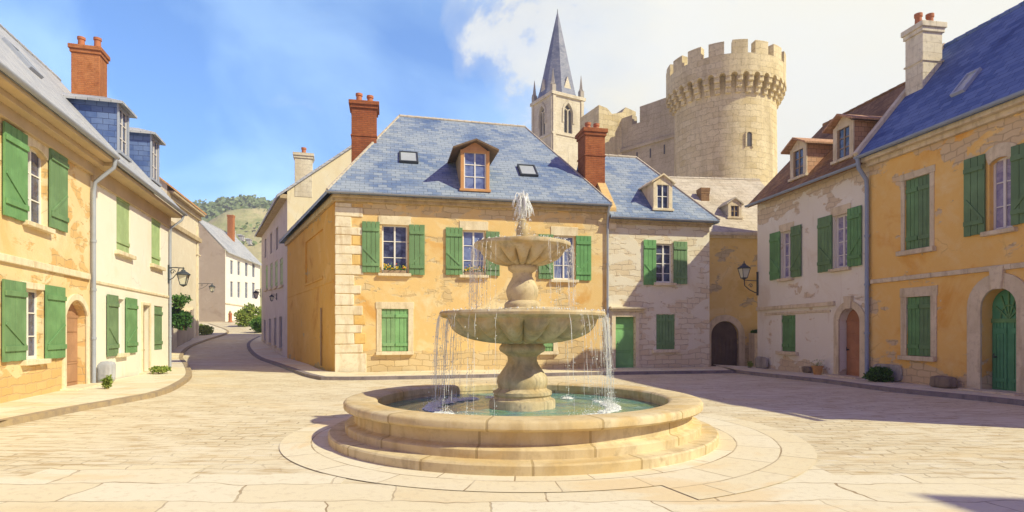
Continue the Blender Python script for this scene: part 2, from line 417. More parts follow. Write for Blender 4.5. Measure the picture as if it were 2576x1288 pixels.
M['slate_pale'] = slate('pale_stone_roof', (.38, .33, .26), (.50, .43, .33), (.60, .52, .40), seed=6, gap=(.27, .22, .17))
M['tile_brown'] = slate('brown_tile', (.12, .05, .018), (.22, .10, .035), (.36, .18, .07), .22, .16, seed=5, rough=.8, gap=(.03, .015, .01))  # roof tile kept dark in colour to carry the shade of its slope
M['tile_tan'] = slate('tan_tile', (.40, .19, .10), (.50, .26, .14), (.58, .34, .20), .22, .16, seed=5, rough=.8, gap=(.16, .08, .05))  # same tile lightened, sunlight on the dormers put into the colour
M['tile_orange'] = slate('orange_tile', (.50, .22, .07), (.62, .31, .11), (.68, .38, .17), .22, .16, seed=7, rough=.8, gap=(.25, .1, .04))
M['trim'] = stone_mat('cream_trim_stone', (.80, .70, .50), (.74, .62, .40), (.56, .44, .26), 2)
M['trim_shade'] = stone_mat('buff_trim_stone', (.70, .59, .42), (.62, .51, .34), (.44, .34, .21), 3)  # trim stone darkened for houses in shade; the shade is in the colour
M['quoin'] = stone_mat('pale_quoin_stone', (.82, .74, .56), (.78, .66, .42), (.58, .44, .26), 5)
M['quoin_warm'] = stone_mat('ochre_quoin_stone', (.78, .54, .20), (.74, .46, .14), (.56, .36, .14), 6)
M['cornice'] = stone_mat('weathered_cornice', (.52, .41, .25), (.44, .33, .18), (.30, .22, .12), 7)
M['soffit'] = plain('painted_soffit', (.52, .40, .24), .8, .2, scale=3)
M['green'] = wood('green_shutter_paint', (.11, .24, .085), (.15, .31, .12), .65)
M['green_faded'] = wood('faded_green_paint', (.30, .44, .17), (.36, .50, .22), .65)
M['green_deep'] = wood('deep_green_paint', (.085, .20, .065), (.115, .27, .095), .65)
M['green_door'] = wood('bottle_green_paint', (.045, .19, .085), (.075, .26, .12), .55)
M['green_light'] = wood('leaf_green_paint', (.15, .37, .12), (.20, .45, .16), .6)
M['brown_door'] = wood('chestnut_door', (.38, .18, .06), (.48, .25, .09), .6)
M['rust_door'] = wood('rust_brown_door', (.34, .12, .02), (.46, .18, .035), .55)
M['oak'] = wood('weathered_oak', (.30, .20, .10), (.40, .28, .15), .7)
M['oak_dark'] = wood('dark_oak', (.12, .075, .045), (.18, .11, .065), .75)
M['honey_wood'] = wood('honey_wood', (.52, .22, .05), (.64, .32, .09), .55)
M['arch_dark'] = wood('old_dark_planks', (.085, .055, .045), (.13, .085, .07), .8)
M['white'] = plain('white_window_paint', (.82, .80, .74), .5, .06)
M['white_shade'] = plain('grey_white_window_paint', (.70, .66, .64), .5, .08)  # window white greyed down, shade put into the paint colour
M['glass'] = glass_mat('window_glass', (.025, .03, .07), (.10, .12, .22))
M['glass_blue'] = glass_mat('blue_window_glass', (.10, .14, .34), (.22, .28, .50))
M['glass_lilac'] = glass_mat('lilac_window_glass', (.20, .18, .34), (.42, .38, .52))
M['metal'] = plain('zinc_pipe', (.34, .37, .44), .5, .15, .0)
M['metal_blue'] = plain('blue_zinc_pipe', (.26, .31, .42), .5, .15, .0)
M['iron'] = plain('black_wrought_iron', (.06, .07, .08), .55, .2, .3)
M['lamp_glass'] = plain('milky_lantern_glass', (.66, .64, .52), .25, .08)
M['brick'] = masonry('red_brick', (.50, .19, .075), (.42, .13, .045), (.30, .12, .06), .24, .08, 2, .012, .03, (.58, .25, .10), .5)
M['brick_stack'] = masonry('sooty_red_brick', (.40, .13, .05), (.32, .09, .035), (.20, .08, .05), .24, .08, 3, .012, .03, (.48, .18, .07), .5)
M['stone_roof'] = masonry('rough_stone_roof', (.62, .54, .41), (.54, .45, .33), (.40, .33, .23), .7, .32, 11, .012, .3, (.68, .61, .49), .8)
M['brown_stack'] = masonry('brown_stack', (.34, .20, .10), (.26, .15, .08), (.2, .13, .08), .3, .1, 6, .012, .04)
M['pot'] = plain('terracotta', (.46, .17, .08), .8, .2)
M['chim_cream'] = masonry('cream_block_chimney', (.78, .70, .52), (.72, .62, .44), (.52, .42, .28), .6, .32, 4, .01, .04)
M['castle'] = masonry('castle_stone', (.74, .63, .40), (.62, .50, .27), (.42, .33, .19), 1.1, .5, 5, .018, .45, (.78, .67, .43), .8)
M['castle_wall'] = masonry('castle_curtain_stone', (.56, .48, .34), (.46, .38, .26), (.36, .29, .19), 1.1, .5, 9, .014, .55, (.60, .52, .37), .8)
M['church'] = masonry('church_ashlar', (.70, .63, .48), (.64, .56, .40), (.48, .41, .29), .8, .4, 6, .012, .1, (.78, .71, .54))
M['pinnacle'] = plain('weathered_pinnacle', (.40, .36, .30), .9, .2, scale=2)
M['church_dark'] = plain('belfry_louvre', (.09, .085, .09), .8, .2)  # near-black fill, also painted shade for the arrow slit and putlog holes
M['fount'] = stone_mat('fountain_limestone', (.62, .52, .34), (.52, .39, .20), (.32, .25, .16), 1, (.29, .25, .16))
M['fount_bowl'] = stone_mat('wet_bowl_limestone', (.56, .47, .31), (.52, .35, .14), (.30, .24, .15), 4, (.25, .22, .15), 1.4)
M['fount_block'] = stone_mat('basin_block_limestone', (.68, .57, .36), (.60, .43, .19), (.36, .28, .17), 8, (.44, .34, .20), 1.0, (1.35, 5.0))
M['rock'] = stone_mat('grey_rubble_stone', (.42, .38, .34), (.34, .30, .26), (.22, .19, .17), 3)
M['rock2'] = stone_mat('brown_rubble_stone', (.28, .22, .17), (.22, .17, .13), (.14, .11, .09), 3)
M['bin'] = stone_mat('grey_granite', (.50, .51, .54), (.40, .41, .45), (.30, .31, .34), 9)
M['leaf'] = leaf_mat('shrub_leaves', (.035, .12, .02), (.09, .22, .035), (.20, .34, .07))
M['leaf_dark'] = leaf_mat('dark_shrub_leaves', (.02, .085, .015), (.05, .16, .025), (.12, .25, .05))
M['leaf_yel'] = leaf_mat('yellow_green_leaves', (.12, .20, .03), (.26, .34, .06), (.42, .46, .12))
M['wood_hill'] = leaf_mat('hill_wood_leaves', (.20, .27, .11), (.27, .36, .16), (.36, .44, .22))
M['petal'] = plain('yellow_petals', (.80, .52, .04), .6, .3, scale=40)
M['petal_red'] = plain('red_petals', (.62, .10, .06), .6, .3, scale=40)

# ------------------------------------------------------------------ setting: ground, pavements, hills
def ground_mat():
    t = NT('worn_cobble_paving'); uv = t.map('UV')
    bv = t.distort(t.distort(uv, .8, .5), 3.2, .16)
    br = t.brick(bv, (.70, .62, .44), (.63, .54, .36), (.38, .30, .19), .42, .21, .015, .4)
    n1 = t.noise(t.map('UV', (.32, .75, 1)), 1.0, 7, .6, .7)
    st = t.noise(t.map('UV', (1.4, 6.0, 1)), 1.2, 6, .62, .3)
    col = t.mix(t.ramp(n1.outputs['Fac'], [(.42, .15), (.60, .85)]), br.outputs['Color'], (.74, .665, .49))
    col = t.mix(t.ramp(st.outputs['Fac'], [(.51, 0.0), (.62, .85)]), col, (.50, .38, .22))
    n5 = t.noise(t.map('UV', (.22, .6, 1), (3, 1, 0)), 1.0, 5, .55, .5); col = t.mix(t.ramp(n5.outputs['Fac'], [(.54, 0.0), (.66, .5)]), col, (.70, .55, .31))
    col = t.mix(t.ramp(st.outputs['Fac'], [(.30, .6), (.42, 0.0)]), col, (.78, .74, .65))
    h = t.math('SUBTRACT', t.math('MULTIPLY', st.outputs['Fac'], .4), br.outputs['Fac'])
    return t.done(col, .9, h, .4, .015, .15)
def flag_mat(name, w, h, off=.5, amt=.08, seed=0):
    t = NT(name); uv = t.map('UV', loc=(seed, seed, 0))
    bv = t.distort(uv, .9, amt)
    br = t.brick(bv, (0, 0, 0), (1, 1, 1), (.5, .5, .5), w, h, .011, .25, off)
    n1 = t.noise(t.map('UV', (.35, .7, 1), (seed, 0, 0)), 1.0, 7, .62, .6); n2 = t.noise(uv, 9, 7, .68)
    base = t.ramp(t.math('ADD', t.math('MULTIPLY', br.outputs['Color'], .45), t.math('MULTIPLY', n1.outputs['Fac'], .6)),
                  [(.18, (.70, .56, .34)), (.34, (.74, .65, .45)), (.60, (.76, .69, .52)), (.85, (.78, .73, .57))])
    col = t.mix(t.ramp(n2.outputs['Fac'], [(.52, 0.0), (.72, .6)]), base, (.55, .45, .31))
    n5 = t.noise(t.map('UV', (.3, .8, 1), (7, 1, 0)), 1.0, 5, .55, .5); col = t.mix(t.ramp(n5.outputs['Fac'], [(.55, 0.0), (.60, .6)]), col, (.73, .56, .32))
    jn = t.noise(uv, 1.5, 3)
    col = t.mix(t.math('MULTIPLY', br.outputs['Fac'], t.ramp(jn.outputs['Fac'], [(.38, .35), (.6, .95)])), col, (.34, .25, .15))
    hh = t.math('SUBTRACT', t.math('MULTIPLY', n2.outputs['Fac'], .3), br.outputs['Fac'])
    return t.done(col, .88, hh, .5, .012, .15)
M['ground'] = ground_mat()
M['flag'] = flag_mat('pale_flagstones', 1.5, .66, .37, .5, 3)
M['ring'] = flag_mat('ring_flagstones', 1.1, .575, .5, .07, 1)
M['pave'] = flag_mat('pavement_slabs', 1.0, .8, .5, .12, 5)
M['kerb'] = stone_mat('kerb_stone', (.42, .32, .19), (.32, .26, .20), (.22, .18, .16), 4)
M['kerb_grey'] = stone_mat('grey_kerb_stone', (.27, .23, .23), (.22, .19, .20), (.15, .13, .14), 5)

def make_ground():
    b = MB()
    xs = [-440, -300, -220, -150] + [-100 + 4*i for i in range(51)] + [150, 200, 300, 440]
    ys = [-300, -100, -30] + [-6 + 2*i for i in range(20)] + [33 + i for i in range(50)] + [90, 110, 140, 180, 260, 360, 475]
    idx = [[b.add((x, y, terrain(y))) for x in xs] for y in ys]
    for j in range(len(ys)-1):
        for i in range(len(xs)-1): b.f.append([idx[j][i], idx[j][i+1], idx[j+1][i+1], idx[j+1][i]])
    tag(b.build('ground', M['ground'], uvf=lambda co, p: (co.x, co.y)), kind='structure')
make_ground()

FX, FY = (1314 - UC) / F_PX * 9.49, 9.49              # fountain axis
def annulus(b, r0, r1, z, n=128):
    for i in range(n):
        a, c = 2*PI*i/n, 2*PI*(i+1)/n
        b.face([(r0*math.cos(a), r0*math.sin(a), z), (r1*math.cos(a), r1*math.sin(a), z), (r1*math.cos(c), r1*math.sin(c), z), (r0*math.cos(c), r0*math.sin(c), z)])
def ring_uv(co, p):
    a = math.atan2(co.y, co.x); ca = math.atan2(p.center.y, p.center.x)
    if a - ca > PI: a -= 2*PI
    if ca - a > PI: a += 2*PI
    return (a * 4.025, math.hypot(co.x, co.y) - 3.05)
b = MB(); annulus(b, 2.9, 3.625, 0.012)
for i in range(-24, 10):
    a, c = 2*PI*i/128, 2*PI*(i+1)/128
    b.face([(3.625*math.cos(a), 3.625*math.sin(a), .012), (4.2*math.cos(a), 4.2*math.sin(a), .012), (4.2*math.cos(c), 4.2*math.sin(c), .012), (3.625*math.cos(c), 3.625*math.sin(c), .012)])

tag(b.build('paving_ring', M['ring'], uvf=ring_uv, loc=(FX, FY, 0)), kind='structure')
# large flagstones in the foreground, with an uneven far edge
b = MB(); x = -9.0; ys_ = []
edge = []
while x <= 9.0:
    edge.append((x, 6.9 + .35*math.sin(x*.9) + random.uniform(-.35, .35) - (.25 if abs(x) > 5 else 0))); x += .9
for (x0, y0), (x1, y1) in zip(edge, edge[1:]): 
    b.face([(x0, -4, .004), (x1, -4, .004), (x1, y0, .004), (x0, y0, .004)])
tag(b.build('flagstones', M['flag'], uvf=lambda co, p: (co.x*.97 + co.y*.2, co.y)), kind='structure')

def smooth_line(pts, k=6):                            # Catmull-Rom
    out = []
    P = [Vector(p) for p in pts]
    for i in range(len(P)-1):
        p0, p1, p2, p3 = P[max(i-1, 0)], P[i], P[i+1], P[min(i+2, len(P)-1)]
        for j in range(k):
            t = j/k
            out.append(.5*((2*p1) + (p2-p0)*t + (2*p0-5*p1+4*p2-p3)*t*t + (3*p1-p0-3*p2+p3)*t**3))
    out.append(P[-1]); return out
def pavement(kpts, inner, h, kw, km, pm):
    """raised strip between a kerb line and the house fronts; the kerb stones are its part"""
    k = smooth_line(kpts); n = len(k)
    inn = smooth_line(inner, max(1, 40))
    # resample the inner line to the same count
    def resample(l, m):
        d = [0]
        for a, c in zip(l, l[1:]): d.append(d[-1] + (c-a).length)
        res = []
        for i in range(m):
            t = d[-1]*i/(m-1); j = 0
            while j < len(d)-2 and d[j+1] < t: j += 1
            f = (t-d[j])/max(1e-6, d[j+1]-d[j]); res.append(l[j].lerp(l[j+1], min(1, f)))
        return res
    inn = resample(inn, n); k = resample(k, n)
    b, c = MB(), MB()
    side = 1 if ((k[1]-k[0]).cross(Vector((inn[0]-k[0])).to_3d() if False else (inn[n//2]-k[n//2]))) is None else 1
    rows = []
    for i in range(n):
        t = (k[min(i+1, n-1)] - k[max(i-1, 0)]).normalized(); nn = Vector((-t.y, t.x))
        if nn.dot(inn[i]-k[i]) < 0: nn = -nn
        rows.append((k[i], k[i] + nn*kw, inn[i]))
    M_ = 5
    for i in range(n-1):
        (a0, a1, a2), (b0, b1, b2) = rows[i], rows[i+1]
        for q in range(M_):
            p = [a1.lerp(a2, q/M_), b1.lerp(b2, q/M_), b1.lerp(b2, (q+1)/M_), a1.lerp(a2, (q+1)/M_)]
            f = [(w.x, w.y, terrain(w.y)+h-.012) for w in p]
            nn = (Vector(f[1])-Vector(f[0])).cross(Vector(f[2])-Vector(f[0]))
            b.face(f if nn.z > 0 else f[::-1])
        z0, z1 = terrain(a0.y), terrain(b0.y)
        top = [(a0.x, a0.y, z0+h), (b0.x, b0.y, z1+h), (b1.x, b1.y, z1+h), (a1.x, a1.y, z0+h)]
        nn = (Vector(top[1])-Vector(top[0])).cross(Vector(top[2])-Vector(top[0]))
        fl = nn.z > 0
        c.face(top if fl else top[::-1])
        fr = [(a0.x, a0.y, z0-.1), (b0.x, b0.y, z1-.1), (b0.x, b0.y, z1+h), (a0.x, a0.y, z0+h)]
        c.face(fr if fl else fr[::-1])
    o = tag(b.build('pavement', pm, uvf=lambda co, p: (co.x, co.y)), kind='structure')
    c.build('kerb', km, o, uvf=lambda co, p: (co.x, co.y))
    return o
gp = lambda u, v: G(u, v).to_2d()
pavement([gp(-300, 1120), gp(5, 1075), gp(150, 1045), gp(285, 1020), gp(400, 997), gp(452, 975), gp(483, 948), gp(474, 922), gp(460, 899), gp(478, 876), gp(520, 858), gp(568, 842), gp(572, 832), gp(527, 816)],
         [(-8.6, 5), (-9.45, 8), (-12.1, 17), (-14.42, 24.9), (-20.0, 34), (-24.8, 44), (-27.0, 50), (-35, 66)], .11, .20, M['kerb'], M['pave'])
pavement([gp(651, 848), gp(622, 866), gp(632, 891), gp(686, 917), gp(736, 936), gp(786, 952), gp(845, 957), gp(1100, 953), gp(1500, 944), gp(1850, 939)],
         [(-20.2, 48), (-16.6, 41), (-12.9, 34), (-9.7, 28), (-6.63, 22.3), (-3, 23.1), (3.99, 24.56), (8.5, 25.5), (9.3, 27.4)], .11, .22, M['kerb_grey'], M['pave'])
pavement([gp(1850, 939), gp(1920, 947), gp(2060, 962), gp(2230, 985), gp(2540, 1017), (11.9, 8.0)],
         [(9.3, 27.4), (10.4, 25.1), (11.4, 18.9), (12.4, 12.9), (13.2, 8.0)], .11, .18, M['kerb_grey'], M['pave'])

# ------------------------------------------------------------------ house building
def arch(s0, s1, z0, z1, rise, n=14):                 # opening outline with an arched head
    if rise <= 0: return [(s0, z0), (s1, z0), (s1, z1), (s0, z1)]
    w = (s1-s0)/2; rise = min(rise, w); rad = (w*w + rise*rise)/(2*rise); cz = z1-rad; a0 = math.asin(min(1, w/rad))
    return [(s0, z0), (s1, z0)] + [((s0+s1)/2 + rad*math.sin(a0 - 2*a0*i/n), cz + rad*math.cos(a0 - 2*a0*i/n)) for i in range(n+1)]

class House:
    def __init__(s, name, label, cat, A, B, z=0.0):
        s.F = Fac(A, B, z); s.root = empty(name, s.F.M, label, cat); s.walls = []; s.inv = s.F.M.inverted()
    def xf(s, F): return s.inv @ F.M
    def shutter(s, xf, s0, s1, z0, z1, y0, y1, m, parent, planks=4, diag=1):
        b = MB(xf); w = (s1-s0)/planks
        for i in range(planks):
            g = .012 if i else 0
            b.box(s0+w*i+g, s0+w*(i+1), y0+.002*(i % 2), y1, z0 + (.008 if i % 2 else 0), z1)
        h = z1-z0
        zb = [z0+h*.16, z0+h*.84]
        for zc in zb: b.box(s0+.015, s1-.015, y0-.035, y0-.0005, zc-.06, zc+.06)
        if diag:
            a, c = (s0+.05, s1-.05) if diag > 0 else (s1-.05, s0+.05)
            b.bar((a, y0-.012, zb[0]+.05), (c, y0-.012, zb[1]-h*.30), .022, .075, (0, 1, 0)) if False else None
            p0 = (a, zb[0]+.055); p1 = (c, zb[0]+.055+h*.28)
            dx, dz = p1[0]-p0[0], p1[1]-p0[1]; L = math.hypot(dx, dz); nx, nz = -dz/L*.035, dx/L*.035
            poly = [(p0[0]+nx, p0[1]+nz), (p0[0]-nx, p0[1]-nz), (p1[0]-nx, p1[1]-nz), (p1[0]+nx, p1[1]+nz)]
            if diag < 0: poly = poly[::-1]
            b.prism(poly, y0-.022, y0-.0005)
        return b.build('shutter', m, parent, bevel=.006)
    def window(s, F, u0, u1, v0, v1, sh=(), mat='white', glass='glass', rows=3, sill=True, lintel=.28, shm='green', trim='trim', arched=0.0, depth=.2, cols=2, flower=False, flush=False):
        s0, s1, z0, z1 = F.rect(u0, u1, v0, v1); xf = s.xf(F)
        F.holes.append((arch(s0, s1, z0, z1, arched), depth))
        yf = depth*.6
        b = MB(xf); t = .055
        b.box(s0+.001, s0+t, yf, yf+.06, z0, z1); b.box(s1-t, s1-.001, yf, yf+.06, z0, z1)
        b.box(s0+t, s1-t, yf, yf+.06, z0+.001, z0+t+.03); b.box(s0+t, s1-t, yf, yf+.06, z1-t, z1-.001)
        for i in range(1, cols):
            c = s0+(s1-s0)*i/cols; b.box(c-.032, c+.032, yf-.008, yf+.05, z0+t, z1-t)
        for i in range(1, rows):
            c = z0+(z1-z0)*i/rows; b.box(s0+t, s1-t, yf+.006, yf+.045, c-.014, c+.014)
        w = b.build('window', M[mat], s.root)
        g = MB(xf); g.box(s0+.003, s1-.003, yf+.03, depth+.01, z0+.003, z1-.003); g.build('pane', M[glass], w)
        if sill:
            k = MB(xf); k.box(s0-.14, s1+.14, -.13, .1, z0-.11, z0+.004, .008); k.build('sill', M[trim], w, bevel=.012)
        if lintel:
            k = MB(xf)
            if arched:
                o_ = arch(s0-.12, s1+.12, z1-arched, z1+lintel, arched+.03); i_ = arch(s0, s1, z1-arched, z1, arched)
                k.prism(o_[2:] + i_[2:][::-1], -.03, .03)
            else: k.box(s0-.13, s1+.13, -.03, .03, z1+.002, z1+lintel, .012)
            k.build('lintel', M[trim], w, bevel=.01)
        for q in sh:
            su0, su1, sv0, sv1, *r = q
            a0, a1, b0, b1 = F.rect(su0, su1, sv0, sv1)
            if r: b0, b1 = z0 - .03, z1 + .03
            s.shutter(xf, a0, a1, b0, b1, -.075, -.03, M[shm], w, 3 if a1-a0 < .6 else 4, 1 if a0 > s0 else -1)
        return w, (s0, s1, z0, z1)
    def closed(s, F, u0, u1, v0, v1, shm='green', surround=.16, sill=True, trim='trim', leaves=2, flush=False):
        s0, s1, z0, z1 = F.rect(u0, u1, v0, v1); xf = s.xf(F)
        F.holes.append((arch(s0, s1, z0, z1, 0), .14))
        b = MB(xf)
        if surround:
            q = surround
            b.box(s0-q, s0-.001, -.025, .05, z0+.005, z1, .006); b.box(s1+.001, s1+q, -.025, .05, z0+.005, z1, .006); b.box(s0-q-.03, s1+q+.03, -.03, .05, z1+.001, z1+q*1.4, .006)
        else:
            b.box(s0+.001, s0+.03, .03, .12, z0, z1); b.box(s1-.03, s1-.001, .03, .12, z0, z1); b.box(s0+.03, s1-.03, .03, .12, z1-.03, z1-.001)
        w = b.build('window', M[trim], s.root, bevel=.008)
        if sill:
            k = MB(xf); k.box(s0-.2, s1+.2, -.14, .1, z0-.13, z0+.003, .008); k.build('sill', M[trim], w, bevel=.012)
        W = (s1-s0)/leaves
        for i in range(leaves):
            s.shutter(xf, s0+W*i+.004, s0+W*(i+1)-.004, z0+.006, z1-.006, .03, .075, M[shm], w, 3, 0)
        bk = MB(xf); bk.box(s0+.002, s1-.002, .1, .15, z0+.002, z1-.002); bk.build('backing', M['oak_dark'], w)
        return w
    def door(s, F, u0, u1, v0, v1, rise=0.0, m='brown_door', trim='trim', band=.2, depth=.3, step=True, key=False, leaves=1, fan=False, z_step=.14, split=.72, panels=True, out=.05):
        s0, s1, z0, z1 = F.rect(u0, u1, v0, v1); xf = s.xf(F); z0 = z_step
        F.holes.append((arch(s0, s1, -.3, z1, rise), depth))
        b = MB(xf); ol = arch(s0+.005, s1-.005, z0-.1, z1-.005, rise); b.prism(ol, depth-.04, depth+.03)
        h = z1-rise-z0
        W = (s1-s0)/leaves
        for i in range(leaves):
            a, c = s0+W*i+.05, s0+W*(i+1)-.05
            if fan:
                n = 4
                for k in range(n):
                    b.box(a+(c-a)*k/n+.006, a+(c-a)*(k+1)/n-.006, depth-.06, depth-.035, z0+.04, z0+h*.98)
                b.box(a, c, depth-.075, depth-.055, z0+.2, z0+.3); b.box(a, c, depth-.075, depth-.055, z0+h*.8, z0+h*.88)
            elif panels:
                for q0, q1 in ((.05, .30), (.34, split), (split+.05, .97)):
                    b.box(a+.03, c-.03, depth-.062, depth-.035, z0+h*q0, z0+h*q1)
                b.box(a, c, depth-.07, depth-.05, z0+h*.305, z0+h*.335)
        if rise and not fan: b.box(s0+.03, s1-.03, depth-.075, depth-.03, z1-rise-.06, z1-rise+.02)
        d = b.build('door', M[m], s.root, bevel=.006)
        if fan:
            k = MB(xf); cx = (s0+s1)/2; zc = z1-rise; r_ = rise*.9
            k.box(s0+.02, s1-.02, depth-.085, depth-.042, zc-.07, zc+.03)
            for i in range(7):
                a = PI*(i+.0)/6
                if 0 < i < 6: k.bar((cx, depth-.06, zc+.02), (cx+r_*math.cos(a)*(s1-s0)/2/rise*.95, depth-.06, zc+r_*math.sin(a)), .03, .03)
            k.tube([(cx+math.cos(PI*i/12)*(s1-s0)*.23, depth-.06, zc+.02+math.sin(PI*i/12)*r_*.5) for i in range(13)], .018, 6)
            k.build('fanlight', M['green_deep'], d)
        k = MB(xf); k.tube([(s0+.14, depth-.14, z0+h*.47), (s0+.14, depth-.05, z0+h*.47)], .02, 8); k.tube([(s0+.14, depth-.14, z0+h*.45), (s0+.14, depth-.14, z0+h*.52)], .015, 8)
        k.build('handle', M['iron'], d)
        if band:
            k = MB(xf); o_ = arch(s0-band, s1+band, 0, z1+band, rise+band*.6 if rise else 0, 14); i_ = arch(s0, s1, 0, z1, rise, 14)
            if rise: poly = [o_[1]] + o_[2:] + [o_[0], i_[0]] + i_[2:][::-1] + [i_[1]]
            else: poly = [o_[1], o_[2], o_[3], o_[0], i_[0], i_[3], i_[2], i_[1]]
            k.prism(poly, -out, .03)
            fr = k.build('door_surround', M[trim], s.root, bevel=.012)
            if key:
                k = MB(xf); c = (s0+s1)/2; k.prism([(c-.12, z1-.02), (c+.12, z1-.02), (c+.19, z1+band+.16), (c-.19, z1+band+.16)], -out-.06, .0); k.build('keystone', M[trim], fr, bevel=.012)
        if step:
            k = MB(xf); k.box(s0-.28, s1+.28, -.42, depth-.05, -.2, z0-.001, .01); k.box(s0-.5, s1+.5, -.72, -.421, -.2, z0*.5, .01)
            k.build('doorstep', M[trim], s.root, bevel=.015)
        return d, (s0, s1, z0, z1)
    def wall(s, F, outline): s.walls.append((F, outline))
    def finish(s, m, name='wall', extra=()):
        b = MB()
        for F, ol in s.walls:
            b.xf = s.xf(F) if F else Matrix.Identity(4)
            hs = F.holes
            # openings share one depth per panel call: cut all, then give each its own reveal
            b.panel(ol, [h for h, d in hs], .2, depths=[d+.01 for h, d in hs])
        b.xf = Matrix.Identity(4)
        for p in extra: b.face(p)
        return b.build(name, m, s.root)
    def gable_walls(s, s0, s1, zt, w, zr, zb=-.6, depth=None):      # ends and back of a row house, local frame
        D = depth or 2*w
        return [[(s1, 0, zb), (s1, D, zb), (s1, D, zt), (s1, w, zr), (s1, 0, zt)], [(s0, D, zb), (s0, 0, zb), (s0, 0, zt), (s0, w, zr), (s0, D, zt)], [(s1, D, zb), (s0, D, zb), (s0, D, zt), (s1, D, zt)]]
    def roof(s, s0, s1, ov, ze, w, zr, m, th=.14, hip0=0.0, hip1=0.0, ridge='slate_grey', name='roof', D=None, sag=0.0):
        D = D or 2*w
        e = [(s0, -ov, ze), (s1, -ov, ze), (s1, D+ov, ze), (s0, D+ov, ze)]; r0 = (s0+hip0, w, zr); r1 = (s1-hip1, w, zr)
        pol = [[e[0], e[1], r1, r0], [e[2], e[3], r0, r1]]
        if hip0: pol.append([e[3], e[0], r0])
        if hip1: pol.append([e[1], e[2], r1])
        b = MB(); b.slab(pol, th)
        o = b.build(name, M[m], s.root)
        k = MB()
        n = max(2, int((r1[0]-r0[0])/.4)); 
        for i in range(n):
            a = r0[0]+(r1[0]-r0[0])*i/n; c = r0[0]+(r1[0]-r0[0])*(i+1)/n
            k.tube([(a, w, zr-.03), (c+.03, w, zr-.03)], [.10, .085], 8)
        if hip0:
            for yy in (-ov, D+ov): k.tube([(s0, yy, ze), r0], .06, 6)
        if hip1:
            for yy in (-ov, D+ov): k.tube([(s1, yy, ze), r1], .06, 6)
        k.build('ridge', M[ridge], o)
        s.rp = (ov, ze, w, zr)
        return o
    def rz(s, y): ov, ze, w, zr = s.rp; return ze+(zr-ze)*(y+ov)/(w+ov)
    def hit(s, u, v):                                 # picture point on the front roof slope
        best = None; y = -.3
        while y < s.rp[2]:
            sa = s.F.s(u, y); z = s.F.zz(u, v, y)
            if z <= s.rz(y): return sa, y, s.rz(y)
            y += .02
        return sa, y, s.rz(y)
    def gutter(s, s0, s1, y, z, m='metal', r=.075):
        b = MB(); n = 9
        pr = [(y + r*math.cos(PI+PI*i/(n-1)), z + r*math.sin(PI+PI*i/(n-1))) for i in range(n)]
        pr2 = [(y + (r-.012)*math.cos(2*PI-PI*i/(n-1)), z + (r-.012)*math.sin(2*PI-PI*i/(n-1))) for i in range(n)]
        P = pr+pr2
        a = [b.add((s0, p, q)) for p, q in P]; c = [b.add((s1, p, q)) for p, q in P]
        for i in range(len(P)): j = (i+1) % len(P); b.f.append([a[i], c[i], c[j], a[j]])
        b.f.append(a); b.f.append(c[::-1])
        return b.build('gutter', M[m], s.root)
    def pipe(s, pts, m='metal', r=.055, xf=None):
        b = MB(xf); b.tube(pts, r, 10)
        for i in range(len(pts)-1):
            p, q = Vector(pts[i]), Vector(pts[i+1]); L = (q-p).length
            if L > 2 and abs((q-p).z) > 2:
                for k in range(1, int(L/1.6)+1):
                    c = p.lerp(q, k/(int(L/1.6)+1)); b.tube([c-Vector((0, 0, .035)), c+Vector((0, 0, .035))], r*1.3, 10)
        return b.build('drainpipe', M[m], s.root, smooth=True)
    def chimney(s, x0, x1, y0, y1, z0, z1, m, pots, potm='pot', cap=.09, capm=None, band=True, xf=None):
        b = MB(xf); b.box(x0, x1, y0, y1, z0, z1)
        c = b.build('chimney', M[m], s.root, bevel=.02)
        k = MB(xf); k.box(x0-cap*.5, x1+cap*.5, y0-cap*.5, y1+cap*.5, z1-.24, z1-.098); k.box(x0-cap, x1+cap, y0-cap, y1+cap, z1-.10, z1+.07)
        k.build('chimney_cap', M[capm or m], c, bevel=.015)
        if band:
            k2 = MB(xf); k2.box(x0-.03, x1+.03, y0-.03, y1+.03, z0+(z1-z0)*.62, z0+(z1-z0)*.62+.05); k2.build('chimney_band', M[m], c)
        for (px, py, ph, pr) in pots:
            q = MB(xf); q.lathe([(pr*1.05, z1+.06), (pr*1.05, z1+.14), (pr*.85, z1+.16), (pr*.78, z1+ph-.12), (pr*.98, z1+ph-.1), (pr*.98, z1+ph), (pr*.72, z1+ph), (pr*.66, z1+ph-.2)], 16, cx=px, cy=py)
            q.build('chimney_pot', M[potm], c, smooth=True)
        return c
    def dormer(s, s0, s1, yf, zt, wallm, roofm, style='hip', trim='trim', wm='white_shade', ov=.16, rise=.55, frm=None, glass='glass', wrows=3, zb=None, framew=.12, cheek=None):
        """dormer on the front slope: box whose front stands at depth yf; the cheeks run back into the roof"""
        zb = s.rz(yf) - .12 if zb is None else zb
        ovr, ze, w, zr = s.rp; yb = (zt-ze)/(zr-ze)*(w+ovr)-ovr + .1
        b = MB()
        b.face([(s0, yf, zb), (s0, yf, zt), (s0, yb, zt), (s0, yf+.3, zb)]); b.face([(s1, yf, zb), (s1, yf+.3, zb), (s1, yb, zt), (s1, yf, zt)])
        f = framew; hole = [(s0+f, zb+.22), (s1-f, zb+.22), (s1-f, zt-.1), (s0+f, zt-.1)]
        b.panel([(s0, zb), (s1, zb), (s1, zt), (s0, zt)], [hole], .1, yf)
        d = b.build('dormer', M[wallm], s.root)
        q = MB()                                      # jambs, sill and head
